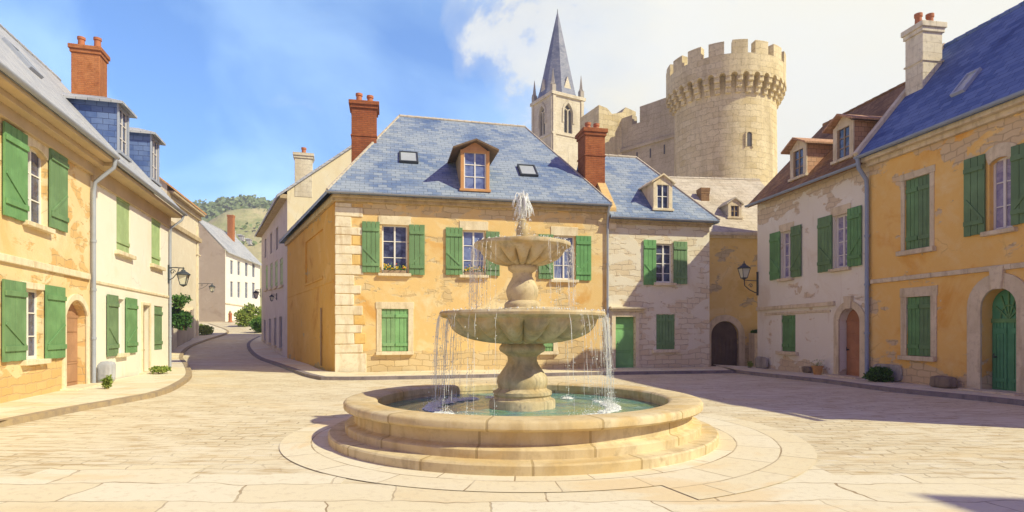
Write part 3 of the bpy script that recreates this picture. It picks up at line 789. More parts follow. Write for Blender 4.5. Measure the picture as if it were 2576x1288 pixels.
        q.box(s0-.015, s0+f, yf-.03, yf+.02, zb+.02, zt-.005); q.box(s1-f, s1+.015, yf-.03, yf+.02, zb+.02, zt-.005); q.box(s0-.06, s1+.06, yf-.10, yf+.03, zb+.1, zb+.2); q.box(s0+f, s1-f, yf-.03, yf+.02, zt-.12, zt-.005)
        q.build('dormer_frame', M[frm or trim], d, bevel=.008)
        q = MB(); a, c = s0+f, s1-f; q.box(a, a+.045, yf+.02, yf+.07, hole[0][1], hole[2][1]); q.box(c-.045, c, yf+.02, yf+.07, hole[0][1], hole[2][1])
        m_ = (a+c)/2; q.box(m_-.025, m_+.025, yf+.02, yf+.07, hole[0][1], hole[2][1])
        for i in range(wrows+1):
            z = hole[0][1]+(hole[2][1]-hole[0][1])*i/wrows; q.box(a+.045, c-.045, yf+.025, yf+.065, z-.015, z+.015)
        wd = q.build('window', M[wm], d)
        q = MB(); q.box(a, c, yf+.05, yf+.09, hole[0][1], hole[2][1]); q.build('pane', M[glass], wd)
        q = MB(); m_ = (s0+s1)/2
        back = lambda z: (z-ze)/(zr-ze)*(w+ovr)-ovr+.05
        A, B_ = (s0-ov, yf-ov, zt), (s1+ov, yf-ov, zt)
        if style == 'gable':
            zp = zt+rise
            pol = [[A, (m_, yf-ov, zp), (m_, back(zp)+.1, zp), (s0-ov, back(zt)+.1, zt)][::-1], [B_, (m_, yf-ov, zp), (m_, back(zp)+.1, zp), (s1+ov, back(zt)+.1, zt)]]
            q.slab(pol, .07)
            g = MB(); g.prism([(s0-.01, zt-.04), (s1+.01, zt-.04), (m_, zt+rise*.88)], yf-.02, yf+.06); g.build('pediment', M[frm or trim], d)
        else:
            zp = zt+rise; yh = yf+(s1-s0)*.55
            pol = [[A, B_, (m_, yh, zp)], [B_, (s1+ov, back(zt)+.1, zt), (m_, back(zp)+.1, zp), (m_, yh, zp)], [(s0-ov, back(zt)+.1, zt), A, (m_, yh, zp), (m_, back(zp)+.1, zp)]]
            q.slab(pol, .08)
        q.build('dormer_roof', M[roofm], d)
        return d
    def skylight(s, u, v, ws, hs, m='metal'):
        sc, y, z = s.hit(u, v); ov, ze, w, zr = s.rp
        t = Vector((0, w+ov, zr-ze)).normalized(); n = Vector((0, -t.z, t.y)); o = Vector((sc, y, z))
        X = Matrix(((1, t.x, n.x, o.x), (0, t.y, n.y, o.y), (0, t.z, n.z, o.z), (0, 0, 0, 1)))
        b = MB(X)
        for (x0, x1, y0, y1) in ((-ws/2, -ws/2+.07, -hs/2, hs/2), (ws/2-.07, ws/2, -hs/2, hs/2), (-ws/2+.07, ws/2-.07, -hs/2, -hs/2+.07), (-ws/2+.07, ws/2-.07, hs/2-.07, hs/2)): b.box(x0, x1, y0, y1, -.05, .09)
        k = b.build('skylight', M[m], s.root, bevel=.008)
        g = MB(X); g.box(-ws/2+.06, ws/2-.06, -hs/2+.06, hs/2-.06, -.02, .055); g.build('pane', M['sky_glass'], k)
M['sky_glass'] = plain('skylight_glass', (.42, .45, .46), .12, .12, spec=.5, bump=.0)

def band(H, F, s0, s1, z0, z1, out, m, name='string_course', j=.0, bev=.015):
    b = MB(H.xf(F)); n = max(1, int((s1-s0)/1.1)); w = (s1-s0)/n
    for i in range(n): b.box(s0+w*i+.002, s0+w*(i+1)-.002, -out, .05, z0, z1, j)
    return b.build(name, M[m], H.root, bevel=bev)

# ---- left row ------------------------------------------------------------------
def left_yellow():
    H = House('yellow_house', 'honey yellow stone-patched house with green shutters and arched brown door at the far left', 'house', (-9.45, 8), (-12.1, 17))
    F = H.F
    H.window(F, 62, 118, 372, 565, sh=((2, 61, 322, 550), (119, 163, 374, 578)), rows=3, lintel=.34, arched=.14, glass='glass')
    H.window(F, 59, 107, 728, 905, sh=((0, 57, 706, 909), (109, 157, 720, 902)), rows=3, lintel=.16)
    H.door(F, 163, 216, 755, 975, .42, 'brown_door', 'trim', .17, .24)
    zt = 6.75
    H.wall(F, [(-3, -.6), (F.len, -.6), (F.len, zt), (-3, zt)])
    L = F.len
    H.finish(M['ochre_left'], extra=H.gable_walls(-3, L, zt, 4.0, 11.85))
    H.roof(-3.2, L+.02, .62, 6.72, 4.0, 12.05, 'slate_grey')
    b = MB(); b.prism([(-3, 6.1), (L-.02, 6.1), (L-.02, 6.62), (-3, 6.62)], -.12, .0); b.prism([(-3, 6.5), (L-.02, 6.5), (L-.02, 6.60), (-3, 6.60)], -.60, -.121); b.prism([(-3, 6.36), (L-.02, 6.36), (L-.02, 6.499), (-3, 6.499)], -.34, -.121); b.build('cornice', M['soffit'], H.root, bevel=.015)
    H.gutter(-3.2, L, -.68, 6.66)
    za = F.zz(110, 672); band(H, F, -3, L-.15, za-.08, za+.09, .07, 'trim')
    H.pipe([(L-.1, -.66, 6.6), (L-.08, -.62, 6.35), (L-.05, -.14, 5.9), (L-.05, -.10, 5.6), (L-.05, -.10, .02)], 'metal')
    H.skylight(55, 150, .7, .9)
    return H
def left_cream():
    H = House('cream_house', 'cream plastered house with two blue slate dormers and a brick chimney, at left', 'house', (-12.1, 17), (-14.42, 24.9))
    F = H.F; L = F.len
    H.closed(F, 293, 327, 478, 636, 'green_faded', 0, leaves=1); H.closed(F, 381, 404, 537, 668, 'green_faded', 0, leaves=1)
    H.window(F, 293, 312, 752, 889, sh=((266, 292, 742, 896), (313, 340, 750, 888)), rows=4, lintel=0, cols=2)
    H.door(F, 357, 375, 768, 930, 0, 'oak', 'trim', .1, .2, step=True)
    H.closed(F, 388, 410, 770, 880, 'green', 0, leaves=1, sill=False)
    zt = 6.7
    H.wall(F, [(0, -.6), (L, -.6), (L, zt), (0, zt)])
    H.finish(M['cream'], extra=H.gable_walls(0, L, zt, 4.0, 11.6))
    H.roof(.03, L+.15, .55, 6.66, 4.0, 11.8, 'slate_grey')
    b = MB(); b.prism([(.01, 5.95), (L, 5.95), (L, 6.55), (.01, 6.55)], -.08, .0); b.prism([(.01, 6.4), (L, 6.4), (L, 6.54), (.01, 6.54)], -.5, -.081); b.build('cornice', M['soffit'], H.root, bevel=.015)
    H.gutter(.03, L+.15, -.60, 6.6)
    za = F.zz(330, 728); band(H, F, .1, L, za-.04, za+.05, .04, 'trim')
    H.pipe([(L-.05, -.58, 6.55), (L-.1, -.5, 6.3), (L-.12, -.1, 5.95), (L-.12, -.08, 5.6), (L-.12, -.08, .02)], 'metal', .045)
    for (ua, ub, vt) in ((296, 323, 272), (379, 399, 346)):
        H.dormer(F.s(ua, .35), F.s(ub, .35), .35, F.zz((ua+ub)/2, vt, .35), 'slate_dark', 'slate_grey', 'hip', 'white_shade', 'white_shade', .22, .34, frm='metal')
    # brick chimney over the far gable
    y = 3.4
    while F.s(250, y) > L+.05: y -= .02
    sa = L+.04; zt_ = F.zz(228, 134, y+.5)
    H.chimney(sa, sa+.85, y, y+1.0, -.5, zt_, 'brick', ((sa+.45, y+.22, .62, .15), (sa+.4, y+.78, .55, .15)), cap=.09)
    return H
HL1 = left_yellow(); HL2 = left_cream()

# ---- right row -----------------------------------------------------------------
def right_lilac():
    H = House('lilac_house', 'pale lilac plastered house with a brown tiled roof and two dormers, at right in shade', 'house', (10.4, 25.1), (11.4, 18.9))
    F = H.F; L = F.len
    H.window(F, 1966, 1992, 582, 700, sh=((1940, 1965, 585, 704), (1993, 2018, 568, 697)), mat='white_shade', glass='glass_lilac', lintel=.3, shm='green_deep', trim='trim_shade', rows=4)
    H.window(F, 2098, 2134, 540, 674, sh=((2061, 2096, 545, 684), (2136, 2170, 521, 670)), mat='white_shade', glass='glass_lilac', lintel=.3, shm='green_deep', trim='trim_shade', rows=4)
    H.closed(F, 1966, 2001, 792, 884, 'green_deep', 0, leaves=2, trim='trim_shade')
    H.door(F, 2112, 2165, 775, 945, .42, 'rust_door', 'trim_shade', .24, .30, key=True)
    zt = 7.15
    H.wall(F, [(0, -.6), (L, -.6), (L, zt), (0, zt)])
    H.finish(M['lilac'], extra=H.gable_walls(0, L, zt-.1, 3.3, 10.45))
    H.roof(-.22, L-.02, .32, 7.02, 3.3, 10.65, 'tile_brown', ridge='tile_brown')
    H.gutter(-.25, L-.02, -.38, 6.98, 'metal_blue')
    za = F.zz(2000, 770); band(H, F, .02, F.s(2102), za-.08, za+.06, .09, 'trim_shade', j=.012)
    band(H, F, F.s(1925), F.s(2090), za-.30, za-.2, .04, 'trim_shade', j=.012)
    for (u, v, w, h) in ((1997, 462, .95, 1.2), (2113, 414, .95, 1.22)):
        sc, y, z = H.hit(u, v); y = max(.1, y)
        H.dormer(sc-w/2, sc+w/2, y, H.rz(y)+h, 'tile_tan', 'tile_tan', 'gable', 'trim_shade', 'oak', .26, .36, framew=.18)
    return H
def right_amber():
    H = House('amber_house', 'deep amber house with a dark blue roof and arched green door at the far right', 'house', (11.4, 18.9), (13.22, 7.7))
    F = H.F; L = F.len
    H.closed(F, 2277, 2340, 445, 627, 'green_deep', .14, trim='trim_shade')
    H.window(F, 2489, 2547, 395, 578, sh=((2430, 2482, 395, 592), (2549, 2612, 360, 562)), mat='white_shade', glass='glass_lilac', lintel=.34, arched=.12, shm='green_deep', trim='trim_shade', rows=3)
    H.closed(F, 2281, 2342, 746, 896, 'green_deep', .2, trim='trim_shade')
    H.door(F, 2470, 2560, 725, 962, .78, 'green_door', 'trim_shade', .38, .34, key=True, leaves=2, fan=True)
    zt = 7.35
    H.wall(F, [(0, -.6), (L, -.6), (L, zt), (0, zt)])
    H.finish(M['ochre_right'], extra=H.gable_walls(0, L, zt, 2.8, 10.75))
    H.roof(-.05, L+.2, .40, 7.22, 2.8, 10.95, 'slate_dark', ridge='slate_dark')
    b = MB(); b.prism([(.01, 6.85), (L, 6.85), (L, 7.12), (.01, 7.12)], -.14, .0); b.prism([(.01, 6.98), (L, 6.98), (L, 7.119), (.01, 7.119)], -.32, -.141); b.build('cornice', M['trim_shade'], H.root, bevel=.02)
    H.gutter(-.05, L+.2, -.46, 7.16, 'metal_blue')
    za = F.zz(2390, 688); band(H, F, .12, L, za-.06, za+.07, .08, 'trim_shade')
    H.pipe([(.05, -.46, 7.1), (.05, -.42, 6.8), (.02, -.12, 6.45), (.02, -.1, 6.2), (.02, -.1, .02)], 'metal_blue', .065)
    H.skylight(2432, 210, .42, .85)
    sa = .02; H.chimney(sa, sa+.66, 1.28, 2.0, 8.2, 11.2, 'chim_cream', ((sa+.3, 1.48, .5, .12), (sa+.4, 1.8, .46, .12)), cap=.09)
    # taller wing added out of the picture to shade the bottom right corner
    b = MB(); x0, x1 = L+8.7, L+18
    b.panel([(x0, -.6), (x1, -.6), (x1, 9.9), (x0, 9.9)], []); b.face([(x0, 6, -.6), (x0, 0, -.6), (x0, 0, 9.9), (x0, 3, 13.2), (x0, 6, 9.9)]); b.face([(x1, 0, -.6), (x1, 6, -.6), (x1, 6, 9.9), (x1, 3, 13.2), (x1, 0, 9.9)]); b.face([(x1, 6, -.6), (x0, 6, -.6), (x0, 6, 9.9), (x1, 6, 9.9)])
    b.box(L+.01, x0-.01, .0, .4, -.6, 2.4)
    b.build('wing_wall', M['ochre_right'], H.root)
    b = MB(); b.slab([[(x0-.2, -.35, 9.75), (x1+.2, -.35, 9.75), (x1+.2, 3, 13.4), (x0-.2, 3, 13.4)], [(x1+.2, 6.35, 9.75), (x0-.2, 6.35, 9.75), (x0-.2, 3, 13.4), (x1+.2, 3, 13.4)]], .14); b.build('wing_roof', M['slate_dark'], H.root)
    # verge coping beside the chimney
    b = MB(); t = [(-.08, -.42, 7.25), (-.08, 2.8, 11.0)]; b.bar(t[0], t[1], .2, .16); b.build('verge', M['trim_shade'], H.root, bevel=.02)
    return H
HR1 = right_lilac(); HR2 = right_amber()

# ---- central house -------------------------------------------------------------
def central():
    P0, P1, P2, P3 = (-6.63, 22.3), (3.99, 24.56), (2.2, 35.6), (-12.9, 34)
    H = House('corner_house', 'golden corner house with pale quoins and hipped blue slate roof behind the fountain', 'house', P0, P1)
    F = H.F; L = F.len; S = Fac(P3, P0)
    _, r1 = H.window(F, 961, 1025, 566, 688, sh=((911, 955, 558, 686), (1029, 1068, 566, 692)), rows=3, lintel=.34, glass='glass')
    _, r2 = H.window(F, 1164, 1220, 580, 692, sh=((1121, 1163, 573, 692), (1222, 1256, 583, 694)), rows=3, lintel=.36, glass='glass_blue')
    H.window(F, 1393, 1446, 593, 704, sh=((1354, 1391, 590, 702), (1448, 1486, 594, 706)), rows=3, lintel=.36, glass='glass_blue')
    H.closed(F, 960, 1027, 777, 884, 'green_light', .19)
    H.closed(F, 1340, 1392, 788, 884, 'green_light', .19)
    zt = 6.95
    H.wall(F, [(0, -.6), (L, -.6), (L, zt), (0, zt)])
    # side wall along the street: darker ochre, its shade put into the colour
    hol = S.rect(768, 812, 592, 705); S.holes.append((arch(*hol, 0), .2))
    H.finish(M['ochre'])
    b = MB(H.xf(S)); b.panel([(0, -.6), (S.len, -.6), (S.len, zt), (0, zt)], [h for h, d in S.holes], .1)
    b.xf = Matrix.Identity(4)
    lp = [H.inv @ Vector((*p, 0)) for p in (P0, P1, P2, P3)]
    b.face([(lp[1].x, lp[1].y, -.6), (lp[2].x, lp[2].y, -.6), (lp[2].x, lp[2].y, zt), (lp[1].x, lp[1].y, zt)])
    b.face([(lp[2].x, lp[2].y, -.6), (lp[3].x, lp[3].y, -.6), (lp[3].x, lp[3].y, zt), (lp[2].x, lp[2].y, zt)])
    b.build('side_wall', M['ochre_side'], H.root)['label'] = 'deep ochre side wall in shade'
    k = MB(H.xf(S)); k.box(hol[0], hol[1], .08, .12, hol[2], hol[3]); k.box(hol[0]-.1, hol[1]+.1, -.05, .08, hol[2]-.1, hol[2], .005); k.build('blind_window', M['ochre_side'], H.root)
    # string course and downpipe on the side
    zs = S.zz(790, 708)
    band(H, S, .2, S.len-.4, zs-.32, zs-.24, .03, 'ochre_side')
    H.pipe([(S.len*.80, -.06, 2.6), (S.len*.80, -.06, .2)], 'oak', .035, H.xf(S))
    # roof
    ze, zr, ov = 6.86, 11.75, .38
    def out(i):                                       # eave corner pushed outwards
        p = Vector(lp[i]); c = Vector((5, 6, 0)); d = (p-c).normalized(); return p + d*ov*1.5
    e = []
    for i in range(4):
        a, p, q = Vector(lp[i-1]), Vector(lp[i]), Vector(lp[(i+1) % 4])
        d0 = (p-a).normalized(); d1 = (q-p).normalized(); n0 = Vector((d0.y, -d0.x, 0)); n1 = Vector((d1.y, -d1.x, 0))
        if i == 1: e.append(Vector((L+.0, -ov, ze))); continue
        bis = (n0+n1); w = bis / (bis.dot(n0)) * ov; e.append(Vector((p.x+w.x, p.y+w.y, ze)))
    e[2].x = min(e[2].x, L)
    r0 = H.inv @ Vector((-5.28, 27.8, zr)); r1_ = H.inv @ Vector((.63, 29.3, zr)); r0.z = r1_.z = zr
    T = lambda v: (v.x, v.y, v.z)
    b = MB(); b.slab([[T(e[0]), T(e[1]), T(r1_), T(r0)], [T(e[1]), T(e[2]), T(r1_)], [T(e[2]), T(e[3]), T(r0), T(r1_)], [T(e[3]), T(e[0]), T(r0)]], .14)
    ro = b.build('roof', M['slate_blue'], H.root)
    k = MB()
    n = 16
    for i in range(n): k.tube([r0.lerp(r1_, i/n)-Vector((0, 0, .03)), r0.lerp(r1_, (i+1)/n+.004)-Vector((0, 0, .03))], [.10, .085], 8)
    for a in (e[0], e[3]):
        for i in range(18): k.tube([a.lerp(r0, i/18), a.lerp(r0, (i+1)/18+.003)], [.055, .045], 6)
    for i in range(14): k.tube([e[1].lerp(r1_, i/14), e[1].lerp(r1_, (i+1)/14)], .045, 6)
    k.build('ridge', M['slate_pale'], ro)
    yr = (r0.y+r1_.y)/2; H.rp = (ov, ze, yr, zr)
    b = MB(); b.prism([(-.03, 6.52), (L, 6.52), (L, 6.74), (-.03, 6.74)], -.15, .0); b.prism([(-.1, 6.64), (L, 6.64), (L, 6.739), (-.1, 6.739)], -.30, -.151)
    b.xf = H.xf(S); b.prism([(0, 6.52), (S.len+.03, 6.52), (S.len+.03, 6.735), (0, 6.735)], -.15, .0)
    b.build('cornice', M['cornice'], H.root, bevel=.02)
    H.gutter(-.35, L, -ov-.05, ze-.06, 'metal', .055)
    # quoins, long and short, wrapping the corner
    qz = 0.0; i = 0
    heights = [.80] + [.34, .42, .30, .38, .36, .44, .32, .40, .36, .42, .34, .38, .30, .40, .36, .40, .34]
    for h in heights:
        if qz + h > 6.44: h = 6.48-qz
        if h < .1: break
        wq = 1.12 if i == 0 else (.98 if i % 2 else .62) + random.uniform(-.06, .06)
        q1 = MB(); q1.box(-.03, wq, -.035, .3, qz+.010, qz+h-.012, .014); q1.build('quoin', M['quoin'], H.root, bevel=.02)
        if i % 2 == 0 and random.random() < .6 and i > 1:
            q1 = MB(); q1.box(wq+.01, wq+.42, -.02, .3, qz+.02, qz+h-.02, .012); q1.build('quoin', M['quoin_warm'], H.root, bevel=.018)
        qz += h; i += 1
    H.pipe([(L-.1, -ov-.03, ze-.1), (L-.1, -.3, ze-.3), (L-.06, -.1, ze-.7), (L-.06, -.08, ze-1), (L-.06, -.08, .05)], 'metal', .05)
    # chimney on the left hip
    c = H.inv @ Vector((-6.38, 25.6, 0)); H.chimney(c.x-.52, c.x+.52, c.y-.42, c.y+.55, 7.6, 11.35, 'brick_stack', ((c.x-.22, c.y, .52, .15), (c.x+.24, c.y+.05, .48, .15)), cap=.11)
    H.skylight(1028, 398, .78, .95, 'iron'); H.skylight(1327, 431, .78, .95, 'iron')
    sc, y, z = H.hit(1195, 482)
    H.dormer(sc-.56, sc+.56, y, H.rz(y)+1.62, 'oak', 'oak_dark', 'gable', 'honey_wood', 'white', .34, .36, frm='honey_wood', glass='glass_blue')
    return H, r1, r2
HC, RW1, RW2 = central()

def stone_house():
    H = House('stone_house', 'pale rubble stone house with a green door, right of the golden corner house', 'house', (3.99, 24.56), (8.5, 25.5))
    F = H.F; L = F.len
    H.window(F, 1651, 1691, 613, 712, sh=((1618, 1649, 604, 717), (1693, 1727, 608, 715)), rows=4, lintel=0)
    H.closed(F, 1651, 1698, 790, 879, 'green', .0)
    d, r = H.door(F, 1548, 1598, 797, 920, 0, 'green_light', 'trim', .17, .22, z_step=.1)
    s0, s1, z0, z1 = r
    b = MB(); b.box(s0-.28, s1+.42, -.24, .03, z1+.32, z1+.42, .01); b.box(s0-.2, s1+.34, -.14, .03, z1+.24, z1+.319, .01); b.build('door_hood', M['trim'], H.root, bevel=.03)
    zt = 6.5
    H.wall(F, [(0, -.6), (L, -.6), (L, zt), (0, zt)])
    H.finish(M['stone_white'], extra=H.gable_walls(0, L, zt, 3.6, 7.2)[:1] + [[(L, 7.2, -.6), (0, 7.2, -.6), (0, 7.2, zt), (L, 7.2, zt)]])
    H.roof(-.0, L+.28, .32, 6.38, 3.6, 10.05, 'slate_blue', hip1=2.1, ridge='slate_pale')
    b = MB(); b.prism([(.01, 6.1), (L+.03, 6.1), (L+.03, 6.27), (.01, 6.27)], -.14, .0); b.prism([(.01, 6.2), (L+.06, 6.2), (L+.06, 6.269), (.01, 6.269)], -.24, -.141); b.build('cornice', M['cornice'], H.root, bevel=.02)
    H.gutter(0, L+.25, -.37, 6.32, 'metal', .05)
    # party wall rising above this roof, with the brick stack on it
    b = MB(); b.slab([[(-.05, -.1, 6.75), (.32, -.1, 6.75), (.32, 2.6, 9.6), (-.05, 2.6, 9.6)]], .9); b.build('party_wall', M['ochre_left'], H.root)
    y0 = 1.15; H.chimney(-.62, .3, y0, y0+1.0, 7.4, 10.35, 'brick_stack', ((-.35, y0+.4, .42, .14), (.06, y0+.45, .42, .14)), cap=.1)
    sc, y, z = H.hit(1667, 530)
    H.dormer(sc-.42, sc+.42, y, H.rz(y)+1.2, 'trim', 'trim', 'gable', 'trim', 'white', .12, .36, wrows=2, framew=.15)
    return H
HS = stone_house()

def gate_house():
    H = House('gate_house', 'straw coloured house with a dark arched gateway between the stone house and lilac house', 'house', (7.4, 27.3), (13.5, 27.9))
    F = H.F; L = F.len
    s0, s1, z0, z1 = F.rect(1789, 1858, 808, 922)
    F.holes.append((arch(s0, s1, -.3, z1, .72), .3))
    b = MB(); b.prism(arch(s0+.01, s1-.01, -.1, z1-.01, .72), .15, .19)
    n = 7
    for i in range(n):
        a = s0+.03+(s1-s0-.06)*i/n; b.box(a+.006, a+(s1-s0-.06)/n-.006, .135, .151, .02, z1-.75)
    dr = b.build('gateway_door', M['arch_dark'], H.root)
    k = MB(); o_ = arch(s0-.3, s1+.3, 0, z1+.3, .9); i_ = arch(s0, s1, 0, z1, .72); k.prism([o_[1]] + o_[2:] + [o_[0], i_[0]] + i_[2:][::-1] + [i_[1]], -.03, .03); k.build('door_surround', M['trim_shade'], H.root, bevel=.02)
    zt = 6.25
    H.wall(F, [(0, -.6), (L, -.6), (L, zt), (0, zt)])
    H.finish(M['gate'], extra=H.gable_walls(0, L, zt, 4.2, 9.6))
    H.roof(-.3, L+.3, .3, 6.2, 4.2, 9.85, 'stone_roof', ridge='slate_pale')
    b = MB(); b.prism([(0, 5.95), (L, 5.95), (L, 6.15), (0, 6.15)], -.14, 0); b.build('cornice', M['trim_shade'], H.root, bevel=.02)
    sc, y, z = H.hit(1848, 550)
    H.dormer(sc-.32, sc+.32, y, H.rz(y)+.72, 'slate_pale', 'slate_pale', 'gable', 'trim_shade', 'oak', .1, .3, wrows=2, framew=.12)
    sc = F.s(1768, 2.4); H.chimney(sc-.22, sc+.22, 2.1, 2.6, 7.2, 8.75, 'brown_stack', (), cap=.03, band=False)
    # stub buttress with a tuft of plants on top
    s2 = F.s(1884); b = MB(); b.box(s2, s2+.75, -.5, .02, -.2, 1.55, .02); b.build('buttress', M['trim_shade'], H.root, bevel=.03)
    return H
HG = gate_house()

# ---- street houses -------------------------------------------------------------
def mauve():
    A, B, C = (-20.3, 48.0), (-12.9, 34.0), (-4.2, 36.6)
    H = House('mauve_house', 'shaded mauve street house with a sunny cream gable, just left of the golden corner house', 'house', A, B)
    F = H.F; L = F.len; S = Fac(B, C)
    for i, u in enumerate((671, 683, 695, 708)):
        w = 2.4+i*.5
        H.closed(F, u-w, u+w, 668-i*6, 728-i*3, 'green_faded', 0, leaves=1, trim='trim_shade')
    for i, u in enumerate((666, 679, 692, 706)): 
        w = 2.0+i*.5
        H.window(F, u-w, u+w, 805-i*3, 855+i*7, mat='metal', glass='glass', lintel=0, trim='trim_shade', rows=3)
    for i, u in enumerate((668, 682, 697)): 
        w = 1.8+i*.5
        H.window(F, u-w, u+w, 600-i*14, 648-i*10, mat='metal', glass='glass', lintel=0, sill=False, trim='trim_shade', rows=2)
    zt = 9.75
    H.wall(F, [(0, -1), (L, -1), (L, zt), (0, zt)])
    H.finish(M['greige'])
    w = 4.6; zr = 13.3
    b = MB(H.xf(S)); SL = S.len
    b.panel([(0, -1), (SL, -1), (SL, zt), (w, zr), (0, zt)], [])
    b.xf = Matrix.Identity(4)
    ib = H.inv @ Vector((*C, 0)); far = Vector((0, ib.y, 0))
    b.face([(ib.x, ib.y, -1), (0, ib.y, -1), (0, ib.y, zt), (ib.x, ib.y, zt)])
    b.face([(0, ib.y, -1), (0, 0, -1), (0, 0, zt), (0, w, zr), (0, ib.y, zt)])
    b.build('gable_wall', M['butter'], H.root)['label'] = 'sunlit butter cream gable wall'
    # roof following the skewed gable
    gx = H.xf(S)
    def gp_(s_, z_, o=.12): v = gx @ Vector((s_, -o, z_)); return (v.x, v.y, v.z)
    ra = gp_(w, zr+.14); ea = gp_(-.55, zt-.32); eb = gp_(SL+.3, zt-.15)
    b = MB(); b.slab([[(-.3, -.5, zt-.32), ea, ra, (-.3, ra[1], zr+.14)], [(-.3, eb[1], zt-.15), (-.3, ra[1], zr+.14), ra, eb]], .16); b.build('roof', M['slate_grey'], H.root)
    b = MB(); b.prism([(0, zt-.5), (L, zt-.5), (L, zt-.25), (0, zt-.25)], -.4, 0); b.build('cornice', M['cornice'], H.root, bevel=.02)
    sa = S.s(742, .3); sb = S.s(786, .3)
    H.chimney(sa, sb, -.02, .9, 9.4, S.zz(764, 388), 'chim_cream', (((sa+sb)/2, .45, .5, .15),), cap=.1, band=False, xf=gx)
    return H
HM = mauve()
def tan_house():
    H = House('tan_house', 'tall tan house with an orange tiled roof beyond the cream house', 'house', (-25.6, 44.0), (-28.0, 53.0), .5)
    F = H.F; L = F.len; zt = 12.1
    H.window(F, 494, 501, 600, 640, mat='white_shade', rows=3, lintel=.2, trim='tan_' if False else 'trim_shade')
    H.wall(F, [(-.1, -1), (L, -1), (L, zt), (-.1, zt)])
    H.finish(M['tan'], extra=H.gable_walls(-.1, L, zt, 3.8, 15.0, -1))
    H.roof(-.3, L+.3, .55, 11.75, 3.8, 15.2, 'tile_orange', ridge='tile_orange')
    b = MB(); b.prism([(-.1, 11.4), (L, 11.4), (L, 11.6), (-.1, 11.6)], -.5, 0); b.prism([(-.1, 11.0), (L, 11.0), (L, 11.399), (-.1, 11.399)], -.2, 0); b.build('cornice', M['cornice'], H.root, bevel=.02)
    za = F.zz(470, 588); band(H, F, 0, L, za-.2, za+.15, .25, 'cornice')
    b = MB(); b.box(L-.9, L-.55, -.1, .02, 0, 10.4); b.build('pilaster', M['trim'], H.root, bevel=.02)
tan_house()
def far_house():
    A, B = (-36.3, 75.0), (-38.5, 90.5)
    H = House('white_row_house', 'long white house with a grey roof at the end of the climbing street', 'house', A, B, terrain(75)-.1)
    F = H.F; L = F.len; zt = 9.1
    for v0, v1 in ((655, 690), (708, 748)):
        for u in (583, 601, 620, 638):
            dv = (u-583)*.14 if v0 < 700 else (u-583)*.06
            H.window(F, u-3.6, u+3.6, v0+dv, v1+dv, mat='metal', glass='glass', rows=3, lintel=0, sill=False)
    H.door(F, 574, 582, 782, 810, .5, 'oak_dark', 'trim', .1, .2, step=False, z_step=.05)
    H.wall(F, [(0, -1), (L, -1), (L, zt), (0, zt)])
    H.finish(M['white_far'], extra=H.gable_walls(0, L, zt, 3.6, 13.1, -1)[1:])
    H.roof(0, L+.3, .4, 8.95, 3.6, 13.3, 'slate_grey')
    # end wall: brown over the white, its shade put into the colour
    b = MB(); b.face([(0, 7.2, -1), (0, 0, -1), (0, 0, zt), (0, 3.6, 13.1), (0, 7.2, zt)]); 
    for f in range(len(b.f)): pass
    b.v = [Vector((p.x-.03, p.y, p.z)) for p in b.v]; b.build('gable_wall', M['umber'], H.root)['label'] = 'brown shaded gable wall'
    za = F.zz(600, 768); band(H, F, 0, L, za-.08, za+.06, .08, 'trim_shade')
    sc = F.s(585, 2.4); H.chimney(sc-.4, sc+.4, 2.2, 3.0, 10.5, F.zz(585, 543, 2.4), 'brick', (), cap=.05, band=False)
    for u, v in ((590, 585), (613, 600), (632, 612)):
        sc, y, z = H.hit(u, v); H.dormer(sc-.4, sc+.4, y, H.rz(y)+.8, 'slate_grey', 'slate_grey', 'hip', 'white_shade', 'metal', .1, .2, wrows=2)
far_house()

# ---- garden walls along the street --------------------------------------------
def garden_wall(A, B, h0, h1, m, label, z, rough_top=True):
    F = Fac(A, B, z); r = empty('garden_wall', F.M, label, 'garden wall', 'walls along the climbing street')
    n = 14; top = [(F.len*(1-i/n), h1+(h0-h1)*(i/n) + (.06*math.sin(i*2.3) if rough_top else 0)) for i in range(n+1)]
    b = MB(); b.prism([(0, -1), (F.len, -1)] + top, 0, .4); b.build('masonry', M[m], r)
    c = MB()
    for i in range(n):
        (x1, z1), (x0, z0) = top[i], top[i+1]; c.bar((x0, .2, z0+.03), (x1-.01, .2, z1+.03), .5, .09)
    c.build('coping', M['trim_shade'], r, bevel=.02)
garden_wall((-19.3, 32.6), (-24.1, 42.6), 2.1, 2.3, 'tan', 'low pale garden wall under the shrub beside the climbing street', .0)
garden_wall((-24.12, 42.65), (-27.4, 51.0), 2.3, 3.3, 'umber', 'brown garden wall rising beyond the pale garden wall', .3)

